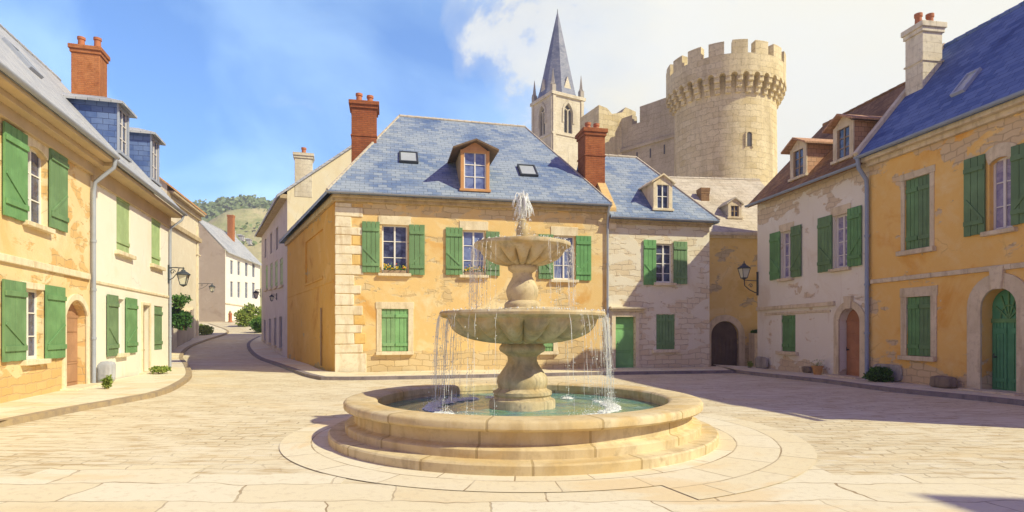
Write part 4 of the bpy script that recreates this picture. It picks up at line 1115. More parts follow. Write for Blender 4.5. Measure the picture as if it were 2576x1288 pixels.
# ---- castle and church ---------------------------------------------------------
def cyl_uv(R_):
    def f(co, p):
        a = math.atan2(co.y, co.x); ca = math.atan2(p.center.y, p.center.x)
        if a-ca > PI: a -= 2*PI
        if ca-a > PI: a += 2*PI
        return (a*R_, co.z + (math.hypot(co.x, co.y) if abs(p.normal.z) > .7 else 0))
    return f
def castle_tower():
    x, y = 19.7, 55.0
    r = empty('castle_tower', at(x, y, -.45), 'round crenellated stone castle tower rising behind the roofs', 'tower')
    b = MB(); b.lathe([(4.75, -1), (4.65, 8), (4.52, 16), (4.46, 22.9), (4.46, 25.2)], 96); b.build('shaft', M['castle'], r, smooth=True, uvf=cyl_uv(4.7))
    RO, RI = 5.22, 4.55
    b = MB(); b.lathe([(RI, 24.3), (RO-.1, 24.0), (RO, 24.05), (RO, 25.55), (RI, 25.55)], 96, cap=False); b.build('parapet', M['castle'], r, uvf=cyl_uv(5.4))
    N = 34
    for i in range(N):
        a = 2*PI*i/N; b = MB(Matrix.Rotation(a, 4, 'Z')); w = .23
        # stepped corbel, three courses
        for (r0, r1, z0, z1) in ((4.4, 4.70, 22.45, 22.86), (4.4, 4.94, 22.861, 23.27), (4.4, 5.16, 23.271, 23.70)):
            b.box(r0, r1, -w, w, z0, z1)
        b.build('corbel', M['castle'], r, bevel=.05)
    b = MB()                                          # arches between the corbels
    for i in range(N):
        b.xf = Matrix.Rotation(2*PI*(i+.5)/N, 4, 'Z'); hw = PI*5.2/N - .0; n = 8
        pts = [(-hw, 24.1), (-hw, 23.7)] + [(-hw*.56*math.cos(PI*k/n), 23.68+.30*math.sin(PI*k/n)) for k in range(n+1)] + [(hw, 23.7), (hw, 24.1)]
        for k in range(len(pts)-1): pass
        up = [(-hw, 24.12), (hw, 24.12)]
        inner = [(-hw, 23.69)] + [(-hw*.56*math.cos(PI*k/n), 23.69+.30*math.sin(PI*k/n)) for k in range(n+1)] + [(hw, 23.69)]
        pol = inner + [up[1], up[0]]
        bb = b.xf; b.xf = bb @ Matrix(((0, -1, 0, 0), (1, 0, 0, 0), (0, 0, 1, 0), (0, 0, 0, 1)))
        b.prism(pol, -5.24, -4.5)
    b.build('machicolation', M['castle'], r)
    NM = 17
    for i in range(NM):
        a0 = 2*PI*(i+.16)/NM; a1 = 2*PI*(i+.82)/NM; b = MB(); n = 5; h = 26.62+random.uniform(-.06, .06)
        for k in range(n):
            p, q = a0+(a1-a0)*k/n, a0+(a1-a0)*(k+1)/n
            c = lambda R_, a, z: (R_*math.cos(a), R_*math.sin(a), z)
            b.face([c(RO, p, 25.5), c(RO, q, 25.5), c(RO, q, h), c(RO, p, h)]); b.face([c(RI, q, 25.5), c(RI, p, 25.5), c(RI, p, h), c(RI, q, h)])
            b.face([c(RO, p, h), c(RO, q, h), c(RI, q, h), c(RI, p, h)])
            if k == 0: b.face([c(RI, p, 25.5), c(RO, p, 25.5), c(RO, p, h), c(RI, p, h)])
            if k == n-1: b.face([c(RO, q, 25.5), c(RI, q, 25.5), c(RI, q, h), c(RO, q, h)])
        b.build('merlon', M['castle'], r, uvf=cyl_uv(5.4))
    # arrow slit
    u = 1881; k_ = (u-UC)/F_PX; yy = 50.8; ax = k_*yy-x; a = math.atan2(-math.sqrt(max(.1, 4.5**2-ax*ax)), ax)
    X = Matrix.Rotation(a+PI/2, 4, 'Z'); b = MB(X)
    b.prism(arch(-.22, .22, 17.9, 19.1, .22), -4.54, -4.3); b.build('arrow_slit', M['church_dark'], r)
    b = MB(X); o_ = arch(-.34, .34, 17.78, 19.24, .34); i_ = arch(-.22, .22, 17.9, 19.1, .22); b.prism([o_[1]] + o_[2:] + [o_[0], i_[0]] + i_[2:][::-1] + [i_[1]], -4.60, -4.3); b.build('slit_surround', M['castle'], r)
castle_tower()
def castle_wall():
    F = Fac((9.0, 63.0), (15.6, 55.4)); r = empty('castle_wall', F.M, 'crenellated curtain wall joining the round castle tower', 'castle wall')
    L = F.len; zt = 22.4
    b = MB(); b.box(-.3, L, 0, 2.4, -1, zt); b.build('masonry', M['castle_wall'], r)
    k = MB(); k.box(-.3, L, -.18, -.001, 19.9, 20.2, .01); k.build('string_course', M['castle_wall'], r)
    for (a, c, h) in ((5.6, L-.3, 1.55), (3.0, 4.7, 1.0), (.2, 2.2, 1.1)):
        m = MB(); m.box(a, c, 0, .8, zt-.01, zt+h, .05); m.build('merlon', M['castle_wall'], r)
    s = MB()
    for i in range(5): s.box(2.0+i*1.6, 2.16+i*1.6, -.015, .1, 18.6, 19.5)
    s.build('putlog_holes', M['church_dark'], r)  # dark boxes on the wall face stand in for shaded holes
    # the turret at its far end
    F2 = Fac((8.35, 60.4), (12.4, 62.0)); t = empty('castle_turret', F2.M, 'square broken-topped turret at the left end of the curtain wall', 'turret')
    b = MB(); b.prism([(0, -1), (F2.len, -1), (F2.len, 24.3), (F2.len*.72, 24.6), (F2.len*.62, 24.0), (F2.len*.35, 23.7), (F2.len*.22, 24.2), (0, 24.4)], -1.0, 3.0); b.build('masonry', M['castle'], t)
castle_wall()
def church():
    Y = 90; x = (1390-UC)/F_PX*(Y-3.4)
    a = 5.6; rot = R(30)
    # near vertical edge at u=1390: build square with that corner at the local origin
    r = empty('church', at(x, Y-3.4, 0, rot), 'stone church belfry with a tall slate spire and corner pinnacles behind the roofs', 'church')
    zc = EYE+(HOR-240)/F_PX*(Y-2)
    def face_mats(k):                                 # right face then left face frames
        return Matrix.Identity(4) if k == 0 else Matrix(((0, 1, 0, 0), (-1, 0, 0, a), (0, 0, 1, 0), (0, 0, 0, 1)))
    b = MB(); ol = [(0, -1), (a, -1), (a, zc), (0, zc)]; wz0, wz1 = zc-5.6, zc-1.2
    hole = arch(a/2-.75, a/2+.75, wz0, wz1, .75)
    hole = [(a/2-.75, wz0), (a/2+.75, wz0), (a/2+.75, wz1-1.3), (a/2+.55, wz1-.6), (a/2, wz1), (a/2-.55, wz1-.6), (a/2-.75, wz1-1.3)]
    for k in (0, 1):
        b.xf = face_mats(k); b.panel(ol, [hole], .5)
    b.xf = Matrix.Identity(4); b.face([(a, 0, -1), (a, a, -1), (a, a, zc), (a, 0, zc)]); b.face([(a, a, -1), (0, a, -1), (0, a, zc), (a, a, zc)])
    b.build('belfry', M['church'], r)
    for k in (0, 1):
        X = face_mats(k)
        b = MB(X); b.prism(hole, .4, .5); w = b.build('belfry_window', M['church_dark'], r)
        b = MB(X); b.box(a/2-.09, a/2+.09, .1, .3, wz0, wz1-.9); b.bar((a/2, .2, wz1-1.0), (a/2-.55, .2, wz1-.7), .12, .14); b.bar((a/2, .2, wz1-1.0), (a/2+.55, .2, wz1-.7), .12, .14); b.build('tracery', M['church'], w)
        b = MB(X); o = [(a/2-1.1, wz0+1.5), (a/2+1.1, wz0+1.5), (a/2+1.05, wz1-.9), (a/2+.75, wz1-.15), (a/2, wz1+.55), (a/2-.75, wz1-.15), (a/2-1.05, wz1-.9)]
        hz = [(a/2-.8, wz0+1.5), (a/2-.8, wz1-1.25), (a/2-.58, wz1-.55), (a/2, wz1+.06), (a/2+.58, wz1-.55), (a/2+.8, wz1-1.25), (a/2+.8, wz0+1.5)]
        b.prism(o[1:] + [o[0]] + hz, -.12, .0); b.build('hood_mould', M['church'], w)
        b = MB(X); b.box(-.12, a+.12, -.14, .0, wz0-.5, wz0-.2); b.box(0.02, .5, -.16, .0, zc-9, zc-.4); b.box(a-.5, a-.02, -.16, 0, zc-9, zc-.4); b.box(-.25, a+.25, -.28, 0, zc-.35, zc+.1); b.build('buttress', M['church'], r)
    b = MB(); b.box(-.2, a+.2, -.2, a+.2, zc-.05, zc+.05); b.build('cornice', M['church'], r)
    tip = EYE+(HOR-25)/F_PX*(Y)
    n = 8; b = MB(); rb = a*.53; c = a/2; rings = []
    for (f, rr) in ((0, rb), (.10, rb*.86), (1, .03)):
        rings.append([b.add((c+rr*math.cos(2*PI*(i+.5)/n)/math.cos(PI/n)*1.0, c+rr*math.sin(2*PI*(i+.5)/n)/math.cos(PI/n), zc+.05+(tip-zc)*f)) for i in range(n)])
    for k in range(2):
        for i in range(n): b.f.append([rings[k][i], rings[k][(i+1) % n], rings[k+1][(i+1) % n], rings[k+1][i]])
    sp = b.build('spire', M['slate_spire'], r)
    b = MB(); b.tube([(c, c, tip-.4), (c, c, tip+.35)], [.1, .04], 6); b.build('finial', M['iron'], sp)
    for (px, py) in ((.25, .25), (a-.25, .25), (.25, a-.25), (a-.25, a-.25)):
        q = MB(); q.box(px-.32, px+.32, py-.32, py+.32, zc, zc+1.2)
        q.lathe([(.46, zc+1.2), (.30, zc+1.5), (.03, zc+3.6)], 4, cx=px, cy=py); q.build('pinnacle', M['pinnacle'], r)
    for (px, py, dx, dy) in ((c, .1, 1, 0), (.1, c, 0, 1)):                # small gabled lucarnes at the foot of the spire
        q = MB(); X = Matrix.Identity(4) if dx else face_mats(1); q.xf = X
        q.prism([(c-.75, zc+.05), (c+.75, zc+.05), (c+.6, zc+1.2), (c, zc+2.9), (c-.6, zc+1.2)], .15, 1.1); q.build('lucarne', M['church'], sp)
    # nave roof
    q = MB(); q.prism([(a, -1), (a+9, -1), (a+9, zc-11), (a+1, zc-7.5), (a, zc-8.2)], .8, 5); q.build('nave', M['church'], r)
church()

# ------------------------------------------------------------------ hills
def hill(name, fz, x0, x1, y0, y1, nx, ny, m):
    b = MB(); idx = []
    for j in range(ny+1):
        row = []
        for i in range(nx+1):
            x = x0+(x1-x0)*i/nx; y = y0+(y1-y0)*j/ny; row.append(b.add((x, y, fz(x, y))))
        idx.append(row)
    for j in range(ny):
        for i in range(nx): b.f.append([idx[j][i], idx[j][i+1], idx[j+1][i+1], idx[j+1][i]])
    return tag(b.build(name, m, uvf=lambda co, p: (co.x, co.y), smooth=True), kind='structure')
def hill_mat():
    t = NT('dry_hillside'); ob = t.map('Object'); n = t.noise(ob, .03, 8, .62, .6); n2 = t.noise(ob, .2, 6, .6)
    col = t.ramp(n.outputs['Fac'], [(.35, (.22, .28, .11)), (.46, (.44, .42, .22)), (.56, (.56, .48, .28)), (.66, (.26, .32, .14))])
    col = t.mix(t.ramp(n2.outputs['Fac'], [(.5, 0.0), (.7, .5)]), col, (.36, .37, .18))
    return t.done(col, .95, n2.outputs['Fac'], .6, 2.0, .1)
M['hill'] = hill_mat()
def z_front(x, y):
    g = math.exp(-((x+92)/62)**2) * math.exp(-((y-215)/48)**2)
    return -2 + 47*g + 3.5*mnoise.noise(Vector((x*.05, y*.05, 1))) * g*2
def z_back(x, y):
    prof = 82 - .0011*(x+175)**2*(1 if x > -175 else .25)
    g = math.exp(-((y-345)/75)**2)
    return -3 + prof*g*(.93 + .1*mnoise.noise(Vector((x*.02, y*.02, 4)))) if prof > 0 else -3
hill('hills', z_front, -220, 40, 130, 300, 60, 40, M['hill'])
hill('hills', z_back, -420, 120, 240, 450, 70, 40, M['hill'])
def hill_wood():
    b = MB(); rnd = random.Random(3)
    for _ in range(1500):
        x = rnd.uniform(-330, 20); y = rnd.uniform(290, 352)
        z = z_back(x, y); s = rnd.uniform(1.8, 3.2)
        for k in range(16):
            d = Vector((rnd.gauss(0, 1), rnd.gauss(0, 1), rnd.gauss(0, .8))).normalized()*s*rnd.uniform(.6, 1.0)
            c = Vector((x, y, z+s*.7))+d; q = rnd.uniform(.7, 1.5); a = Vector((rnd.gauss(0, 1), rnd.gauss(0, 1), rnd.gauss(0, 1))).normalized(); e = a.orthogonal().normalized(); 
            b.face([c+a*q, c+e*q, c-a*q, c-e*q])
    for _ in range(260):
        x = rnd.uniform(-190, 0); y = rnd.uniform(165, 225); z = z_front(x, y)
        if z < 8 or rnd.random() < .5: continue
        s = rnd.uniform(.9, 2.0)
        for k in range(10):
            c = Vector((x, y, z+s*.4))+Vector((rnd.gauss(0, s*.6), rnd.gauss(0, s*.6), rnd.gauss(0, s*.4))); q = rnd.uniform(.4, .9); a = Vector((rnd.gauss(0, 1), rnd.gauss(0, 1), rnd.gauss(0, 1))).normalized(); e = a.orthogonal().normalized()
            b.face([c+a*q, c+e*q, c-a*q, c-e*q])
    tag(b.build('hill_wood', M['wood_hill']), 'pale green woodland covering the far hilltop', 'woodland', kind='stuff')
hill_wood()

# ------------------------------------------------------------------ fountain
def fountain():
    r = empty('fountain', at(FX, FY, 0), 'three tiered carved stone fountain in the middle of the square', 'fountain')
    b = MB(); b.lathe([(2.9, -.05), (2.97, 0), (2.975, .118), (2.955, .138), (2.68, .142)], 128, cap=False)
    def uvr(k): 
        def f(co, p):
            a = math.atan2(co.y, co.x); ca = math.atan2(p.center.y, p.center.x)
            if a-ca > PI: a -= 2*PI
            if ca-a > PI: a += 2*PI
            return (a*k, .3 + co.z*.3)
        return f
    b.build('step', M['fount_block'], r, smooth=True, uvf=uvr(3.05))
    b = MB(); b.lathe([(2.735, .13), (2.735, .238), (2.715, .258), (2.63, .268), (2.605, .285), (2.60, .45), (2.27, .46), (2.27, .05), (2.1, .04)], 128, cap=False)
    ba = b.build('basin', M['fount_block'], r, smooth=True, uvf=uvr(2.65))
    b = MB(); b.lathe([(2.59, .44), (2.68, .445), (2.735, .462), (2.758, .485), (2.76, .55), (2.742, .575), (2.70, .585), (2.33, .582), (2.285, .572), (2.262, .55), (2.26, .45)], 128, cap=False)
    b.build('rim', M['fount_block'], ba, smooth=True, uvf=uvr(2.72))
    # lower pedestal
    b = MB(); b.lathe([(.53, .1), (.53, .50), (.515, .53), (.46, .545), (.45, .58), (.475, .61), (.47, .655), (.41, .68), (.385, .71), (.41, .80), (.40, .88), (.335, .97), (.265, 1.07), (.232, 1.15), (.24, 1.21), (.30, 1.26), (.355, 1.29), (.375, 1.33), (.365, 1.37), (.33, 1.41), (.30, 1.44)], 64)
    b.build('pedestal', M['fount'], r, smooth=True)
    def fl(n, k):
        def f(rr, z, a):
            q = k(z)*(abs(math.cos(n*a/2))**.6 - .7)
            return rr + q*.75, z - q*.8
        return f
    b = MB(); kk = lambda z: .15*max(0, math.sin(PI*min(1, max(0, (z-1.40)/.40)))) 
    b.lathe([(.30, 1.41), (.40, 1.425), (.52, 1.44), (.62, 1.46), (.74, 1.49), (.84, 1.525), (.93, 1.565), (1.02, 1.615), (1.08, 1.66), (1.13, 1.71), (1.165, 1.75), (1.185, 1.785), (1.19, 1.80), (1.215, 1.815), (1.275, 1.825), (1.315, 1.85), (1.325, 1.885), (1.305, 1.915), (1.26, 1.925), (1.20, 1.915), (1.05, 1.83), (.7, 1.83), (.3, 1.83)], 192, fl(18, kk))
    b.build('lower_bowl', M['fount_bowl'], r, smooth=True)
    b = MB(); b.lathe([(.34, 1.6), (.34, 1.93), (.33, 1.97), (.285, 1.99), (.29, 2.03), (.27, 2.07), (.225, 2.10), (.25, 2.18), (.262, 2.26), (.24, 2.33), (.19, 2.42), (.155, 2.49), (.16, 2.54), (.225, 2.59), (.235, 2.63), (.22, 2.66), (.18, 2.68)], 64)
    b.build('upper_pedestal', M['fount'], r, smooth=True)
    k2 = lambda z: .10*max(0, math.sin(PI*min(1, max(0, (z-2.64)/.26))))
    b = MB(); b.lathe([(.17, 2.655), (.26, 2.67), (.33, 2.685), (.40, 2.71), (.47, 2.74), (.54, 2.78), (.59, 2.815), (.64, 2.86), (.675, 2.895), (.69, 2.915), (.70, 2.93), (.735, 2.94), (.765, 2.955), (.775, 2.985), (.765, 3.01), (.73, 3.02), (.69, 3.01), (.55, 2.95), (.2, 2.95)], 160, fl(16, k2))
    b.build('upper_bowl', M['fount_bowl'], r, smooth=True)
    b = MB(); b.lathe([(.10, 2.8), (.10, 3.03), (.12, 3.06), (.085, 3.10), (.10, 3.18), (.095, 3.26), (.06, 3.34), (.07, 3.38), (.045, 3.41)], 32); b.build('finial', M['fount'], r, smooth=True)
fountain()

def water_mat():
    t = NT('pool_water'); ob = t.map('Object'); n = t.noise(ob, 1.1, 5, .6, .8); n2 = t.noise(ob, 11, 4, .55, .6)
    n3 = t.noise(t.map('Object', (1, 2, 1)), 4.5, 6, .65)
    col = t.ramp(n.outputs['Fac'], [(.38, (.07, .20, .30)), (.50, (.12, .30, .26)), (.64, (.20, .34, .17))])
    col = t.mix(t.ramp(n3.outputs['Fac'], [(.58, 0.0), (.72, .6)]), col, (.55, .68, .70))
    return t.done(col, .08, n2.outputs['Fac'], .35, .03, .5)
M['water'] = water_mat()
def spray_mat(name, tr, c=(.92, .94, .93)):
    t = NT(name); m = t.done(c, .15, None, spec=.6)
    b = t.node('ShaderNodeBsdfTransparent'); mx = t.node('ShaderNodeMixShader', {0: tr}); t.link(t.p.outputs[0], mx.inputs[1]); t.link(b.outputs[0], mx.inputs[2]); t.link(mx.outputs[0], t.nt.nodes['Material Output'].inputs[0])
    return m
M['spray'] = spray_mat('falling_water', .45); M['foam'] = spray_mat('white_foam', .25)
def pool():
    b = MB(); n = 96; rings = []
    for k in range(24):
        rr = 2.26*k/23
        rings.append([b.add((rr*math.cos(2*PI*i/n), rr*math.sin(2*PI*i/n), .40 + (.008*math.sin(rr*17+3*math.sin(2*PI*i/n*3)) if 2 < k < 22 else 0))) for i in range(n)])
    for k in range(23):
        for i in range(n): b.f.append([rings[k][i], rings[k][(i+1) % n], rings[k+1][(i+1) % n], rings[k+1][i]][::-1] if False else [rings[k][i], rings[k+1][i], rings[k+1][(i+1) % n], rings[k][(i+1) % n]])
    tag(b.build('water', M['water'], smooth=True, loc=(FX, FY, 0)), kind='structure')
pool()
def blob(b, c, r, rnd):
    c = Vector(c); z = r*rnd.uniform(1.0, 1.8)
    i = [b.add(c+Vector(d)) for d in ((r, 0, 0), (0, r, 0), (-r, 0, 0), (0, -r, 0), (0, 0, z), (0, 0, -z))]
    for f in ((0,1,4),(1,2,4),(2,3,4),(3,0,4),(1,0,5),(2,1,5),(3,2,5),(0,3,5)): b.f.append([i[k] for k in f])
def falls():
    rnd = random.Random(11)
    b = MB()
    hits = []
    def fall(R0, z0, z1, nst, thick, spread):
        for _ in range(nst):
            a = rnd.choice((rnd.gauss(PI+.1, .34), rnd.gauss(-.15, .36), rnd.gauss(PI*.85, .15), rnd.uniform(0, 2*PI)))
            hits.append((R0, a)); rr = R0+rnd.uniform(0, .03); vout = spread*rnd.uniform(.5, 1.25); H = z0-z1
            t0 = 0.0
            while t0 < 1:
                ln = rnd.uniform(.08, .4); gap = rnd.uniform(.0, .16)*(t0+.2)*1.5; t1 = min(1, t0+ln)
                pts = []; m = 5
                for k in range(m):
                    t = t0+(t1-t0)*k/(m-1); q = rr+vout*math.sqrt(t); aa = a+rnd.uniform(-.006, .006)
                    pts.append((q*math.cos(aa), q*math.sin(aa), z0-H*t))
                th = thick*rnd.uniform(.4, 1.1)*(1-.35*t0)
                b.tube(pts, [th*.4, th, th*.95, th*.9, th*.3], 5)
                t0 = t1+gap
            for k in range(8):
                t = rnd.random(); q = rr+vout*math.sqrt(t)+rnd.gauss(0, .03)
                blob(b, (q*math.cos(a)+rnd.gauss(0, .025), q*math.sin(a)+rnd.gauss(0, .025), z0-H*t), rnd.uniform(.004, .010), rnd)
    fall(1.315, 1.87, .40, 95, .0048, .12)
    fall(.775, 2.98, 1.92, 64, .0040, .06)
    o = tag(b.build('falling_water', M['spray'], smooth=True, loc=(FX, FY, 0)), 'thin streams of water falling from the rims of both fountain bowls', 'water', kind='stuff')
    b = MB()                                          # foam and drops where the streams land
    low = [a for R0, a in hits if R0 > 1]
    for a0 in low:
        for _ in range(14):
            a = a0+rnd.gauss(0, .03); q = 1.43+rnd.gauss(0, .06)
            blob(b, (q*math.cos(a), q*math.sin(a), .405+abs(rnd.gauss(0, .05))), rnd.uniform(.003, .008), rnd)
        q = 1.43+rnd.gauss(0, .04)                    # low ring of broken water where the stream lands
        c = (q*math.cos(a0), q*math.sin(a0)); rr = rnd.uniform(.05, .12); n = 14; ring = []
        for r_, z in ((rr*.4, .404), (rr*.7, .425), (rr, .404)):
            ring.append([b.add((c[0]+r_*(1+.2*math.sin(k*2.3+a0*9))*math.cos(2*PI*k/n), c[1]+r_*(1+.2*math.sin(k*2.3+a0*9))*math.sin(2*PI*k/n), z)) for k in range(n)])
        for u_ in range(2):
            for k in range(n): b.f.append([ring[u_][k], ring[u_][(k+1) % n], ring[u_+1][(k+1) % n], ring[u_+1][k]])
    for _ in range(200):
        a = rnd.uniform(0, 2*PI); q = rnd.uniform(1.24, 1.32); blob(b, (q*math.cos(a), q*math.sin(a), 1.90+rnd.uniform(0, .04)), rnd.uniform(.006, .014), rnd)
        q = rnd.uniform(.70, .77); blob(b, (q*math.cos(a), q*math.sin(a), 3.0+rnd.uniform(0, .04)), rnd.uniform(.005, .012), rnd)
    tag(b.build('splash', M['foam'], loc=(FX, FY, 0)), 'white splash drops where the streams meet pool and rims', 'water', kind='stuff')
    b = MB()
    for _ in range(120):
        a = rnd.uniform(0, 2*PI); top = rnd.uniform(.18, .45); vo = rnd.uniform(.02, .20)
        pts = []; m = 9; z0 = 3.40
        endt = rnd.uniform(1.1, 2.0)
        for k in range(m):
            t = endt*k/(m-1); q = vo*t*.55+rnd.uniform(-.004, .004); pts.append((q*math.cos(a), q*math.sin(a), z0+top*(1-(t-1)**2)))
        th = rnd.uniform(.005, .014); b.tube(pts, [th*.7]+[th*rnd.uniform(.7, 1.2) for _ in range(m-2)]+[th*.4], 5)
    for k_ in range(420):
        t = rnd.random(); a = rnd.uniform(0, 2*PI); q = (.03+.11*math.sin(PI*min(1, t*.9+.1)))*rnd.uniform(.3, 1.1); blob(b, (q*math.cos(a), q*math.sin(a), 3.05+t*.78), rnd.uniform(.004, .011), rnd)
    tag(b.build('water_jet', M['foam'], smooth=True, loc=(FX, FY, 0)), 'white plume of water spouting from the top of the fountain', 'water jet', kind='stuff')
falls()

# ------------------------------------------------------------------ lamps
def lamp(px, py, pz, dx, dy, reach, sc, label, scroll=True, name='wall_lamp', up=False):
    X = Matrix(((dx, -dy, 0, px), (dy, dx, 0, py), (0, 0, 1, pz), (0, 0, 0, 1)))
    r = empty(name, X, label, 'lamp', 'wall lanterns')
    b = MB(); t = .022*sc
    if up:                                            # lantern carried above the arm
        b.tube([(0, 0, -.75*sc), (.12*sc, 0, -.72*sc), (reach*.6, 0, -.6*sc), (reach*.95, 0, -.42*sc), (reach, 0, -.1*sc)], t, 8)
        b.tube([(0, 0, -.2*sc), (reach, 0, -.18*sc)], t*.8, 8)
        b.tube([(reach*.5+math.cos(a*.5)*.10*sc*(1-a/20), 0, -.42*sc+math.sin(a*.5)*.10*sc*(1-a/20)) for a in range(16)], t*.7, 6)
        z0 = -.08*sc
    else:
        b.tube([(0, 0, .08*sc), (reach*.5, 0, .10*sc), (reach*1.08, 0, .08*sc)], t, 8)
        b.tube([(0, 0, -.45*sc), (reach*.3, 0, -.34*sc), (reach*.62, 0, -.1*sc), (reach*.72, 0, .09*sc)], t*.8, 8)
        b.tube([(reach*.28+math.cos(a*.5)*.10*sc*(1-a/20), 0, -.08*sc+math.sin(a*.5)*.10*sc*(1-a/20)) for a in range(16)], t*.7, 6)
        z0 = -.62*sc
        b.tube([(reach, 0, .08*sc), (reach, 0, z0+.62*sc)], t*.7, 6)
    b.box(-.02, .02, -.05*sc, .05*sc, -.55*sc if not up else -.85*sc, .2*sc)
    b.build('bracket', M['iron'], r)
    f = MB(); w0, w1, h = .10*sc, .19*sc, .42*sc
    cs = ((-1, -1), (1, -1), (1, 1), (-1, 1))
    for a, c in cs: f.bar((reach+a*w0, c*w0, z0), (reach+a*w1, c*w1, z0+h), .022*sc, .022*sc)
    for i in range(4):
        a, c = cs[i], cs[(i+1) % 4]
        f.bar((reach+a[0]*w0, a[1]*w0, z0), (reach+c[0]*w0, c[1]*w0, z0), .03*sc, .03*sc); f.bar((reach+a[0]*w1, a[1]*w1, z0+h), (reach+c[0]*w1, c[1]*w1, z0+h), .035*sc, .035*sc)
    f.lathe([(w1*1.5, z0+h), (w1*1.45, z0+h+.03*sc), (w1*.75, z0+h+.13*sc), (w1*.5, z0+h+.15*sc), (w1*.4, z0+h+.2*sc), (.02*sc, z0+h+.24*sc), (.03*sc, z0+h+.28*sc), (.005, z0+h+.34*sc)], 12, cx=reach, cy=0)
    f.lathe([(.02*sc, z0-.08*sc), (w0*1.2, z0-.02*sc), (w0*1.2, z0)], 10, cx=reach, cy=0)
    la = f.build('lantern', M['iron'], r)
    g = MB(); k = .93; i0 = [g.add((reach+a*w0*k, c*w0*k, z0+.01)) for a, c in cs]; i1 = [g.add((reach+a*w1*k, c*w1*k, z0+h-.005)) for a, c in cs]
    for i in range(4): g.f.append([i0[i], i0[(i+1) % 4], i1[(i+1) % 4], i1[i]])
    g.f.append(i0[::-1]); g.f.append(i1); g.build('pane', M['lamp_glass'], la)
lamp(-14.35, 24.75, 4.2, .96, .28, .55, 1.0, 'black iron lantern on a scrolled bracket at the far corner of the cream house')
lamp(10.38, 25.05, 3.95, -.98, -.18, .62, .95, 'black iron lantern held up by a curled arm on the corner of the lilac house', up=True)
lamp(-27.8, 52.4, 5.8, .98, .15, 1.2, 1.0, 'small lantern hanging from a long arm on the tan house')
lamp(-20.2, 47.6, 4.9, -.88, -.47, .35, .95, 'lantern at the far end of the shaded mauve house')
lamp(-15.3, 38.5, 4.0, -.88, -.47, .3, .6, 'small dark lantern in the middle of the shaded mauve facade')

# ------------------------------------------------------------------ plants and small things
def bush(name, label, cat, c, rad, n, leaf, m, group=None, seed=1, stems=5):
    rnd = random.Random(seed); r = empty(name, at(*c), label, cat, group); b = MB()
    lobes = [(Vector((rnd.uniform(-.55, .55)*rad[0], rnd.uniform(-.55, .55)*rad[1], rad[2]*rnd.uniform(.35, 1.25))), rnd.uniform(.35, .62)) for _ in range(7)]
    for _ in range(n):
        lc, k = rnd.choice(lobes)
        d = Vector((rnd.gauss(0, 1), rnd.gauss(0, 1), rnd.gauss(0, 1))).normalized()*(rnd.random()**.4)
        p = lc+Vector((d.x*rad[0]*k, d.y*rad[1]*k, d.z*rad[2]*k))
        p.z = max(.02, p.z)
        a = Vector((rnd.gauss(0, 1), rnd.gauss(0, 1), rnd.gauss(.3, .8))).normalized(); e = a.orthogonal().normalized(); q = leaf*rnd.uniform(.6, 1.3)
        nn = a.cross(e)
        b.face([p, p+a*q*.5+e*q*.32, p+a*q, p+a*q*.5-e*q*.32+nn*q*.1])
    b.build('foliage', m, r)
    s = MB()
    for i in range(stems):
        lc = lobes[i % 7][0]; s.tube([(lc.x*.2, lc.y*.2, -.05), (lc.x*.6, lc.y*.6, lc.z*.5), (lc.x, lc.y, lc.z)], [.02, .014, .006], 5)
    s.build('stems', M['oak'], r)
g = HR2.F.M @ Vector((.85, -.42, .1)); bush('shrub', 'green shrub growing at the foot of the amber house beside the drainpipe', 'shrub', (g.x, g.y, .1), (.42, .42, .26), 2600, .085, M['leaf_dark'], 'plants', 5)
g = G(402, 948); bush('shrub', 'pale green weeds at the far corner foot of the cream house', 'shrub', (g.x+.0, g.y+.0, .12), (.35, .5, .15), 700, .09, M['leaf_yel'], 'plants', 6)
g = G(271, 988); bush('shrub', 'small yellow-green conical shrub beside the grey stone block', 'shrub', (g.x, g.y, .11), (.11, .11, .22), 420, .07, M['leaf_yel'], 'plants', 7)
bush('shrub', 'dark leafy shrub spilling over the pale garden wall', 'shrub', (-19.25, 34.7, 1.75), (.75, .8, .85), 3000, .16, M['leaf_dark'], 'plants', 8)
bush('shrub', 'light green climber above the dark shrub by the cream house corner', 'shrub', (-19.1, 34.2, 3.0), (.6, .5, .45), 900, .15, M['leaf'], 'plants', 18)
g = G(518, 846); bush('shrub', 'low yellow-green grass tuft at the end of the brown garden wall', 'shrub', (g.x-.4, g.y+.6, terrain(g.y)+.1), (.9, 1.2, .6), 1500, .2, M['leaf_yel'], 'plants', 9)
bush('shrub', 'rounded bright green bush at the far corner of the mauve house', 'shrub', (-24.6, 57.6, terrain(57)), (1.1, 1.3, .95), 2600, .24, M['leaf'], 'plants', 10)
bush('shrub', 'olive grey bush behind the bright green bush in the street', 'shrub', (-29.2, 66.0, terrain(66)), (1.6, 1.5, 1.5), 2200, .3, M['leaf_yel'], 'plants', 11)
F = HG.F; v = HG.F.M @ Vector((F.s(1884)+.37, -.22, 1.53)); bush('shrub', 'tuft of plants growing on top of the buttress beside the dark gateway', 'shrub', tuple(v), (.36, .22, .12), 700, .07, M['leaf_dark'], 'plants', 12)
v = HR1.F.M @ Vector((.05, -.35, .1)); bush('shrub', 'little weed at the far foot of the lilac house', 'shrub', tuple(v), (.12, .2, .16), 260, .06, M['leaf_yel'], 'plants', 13)

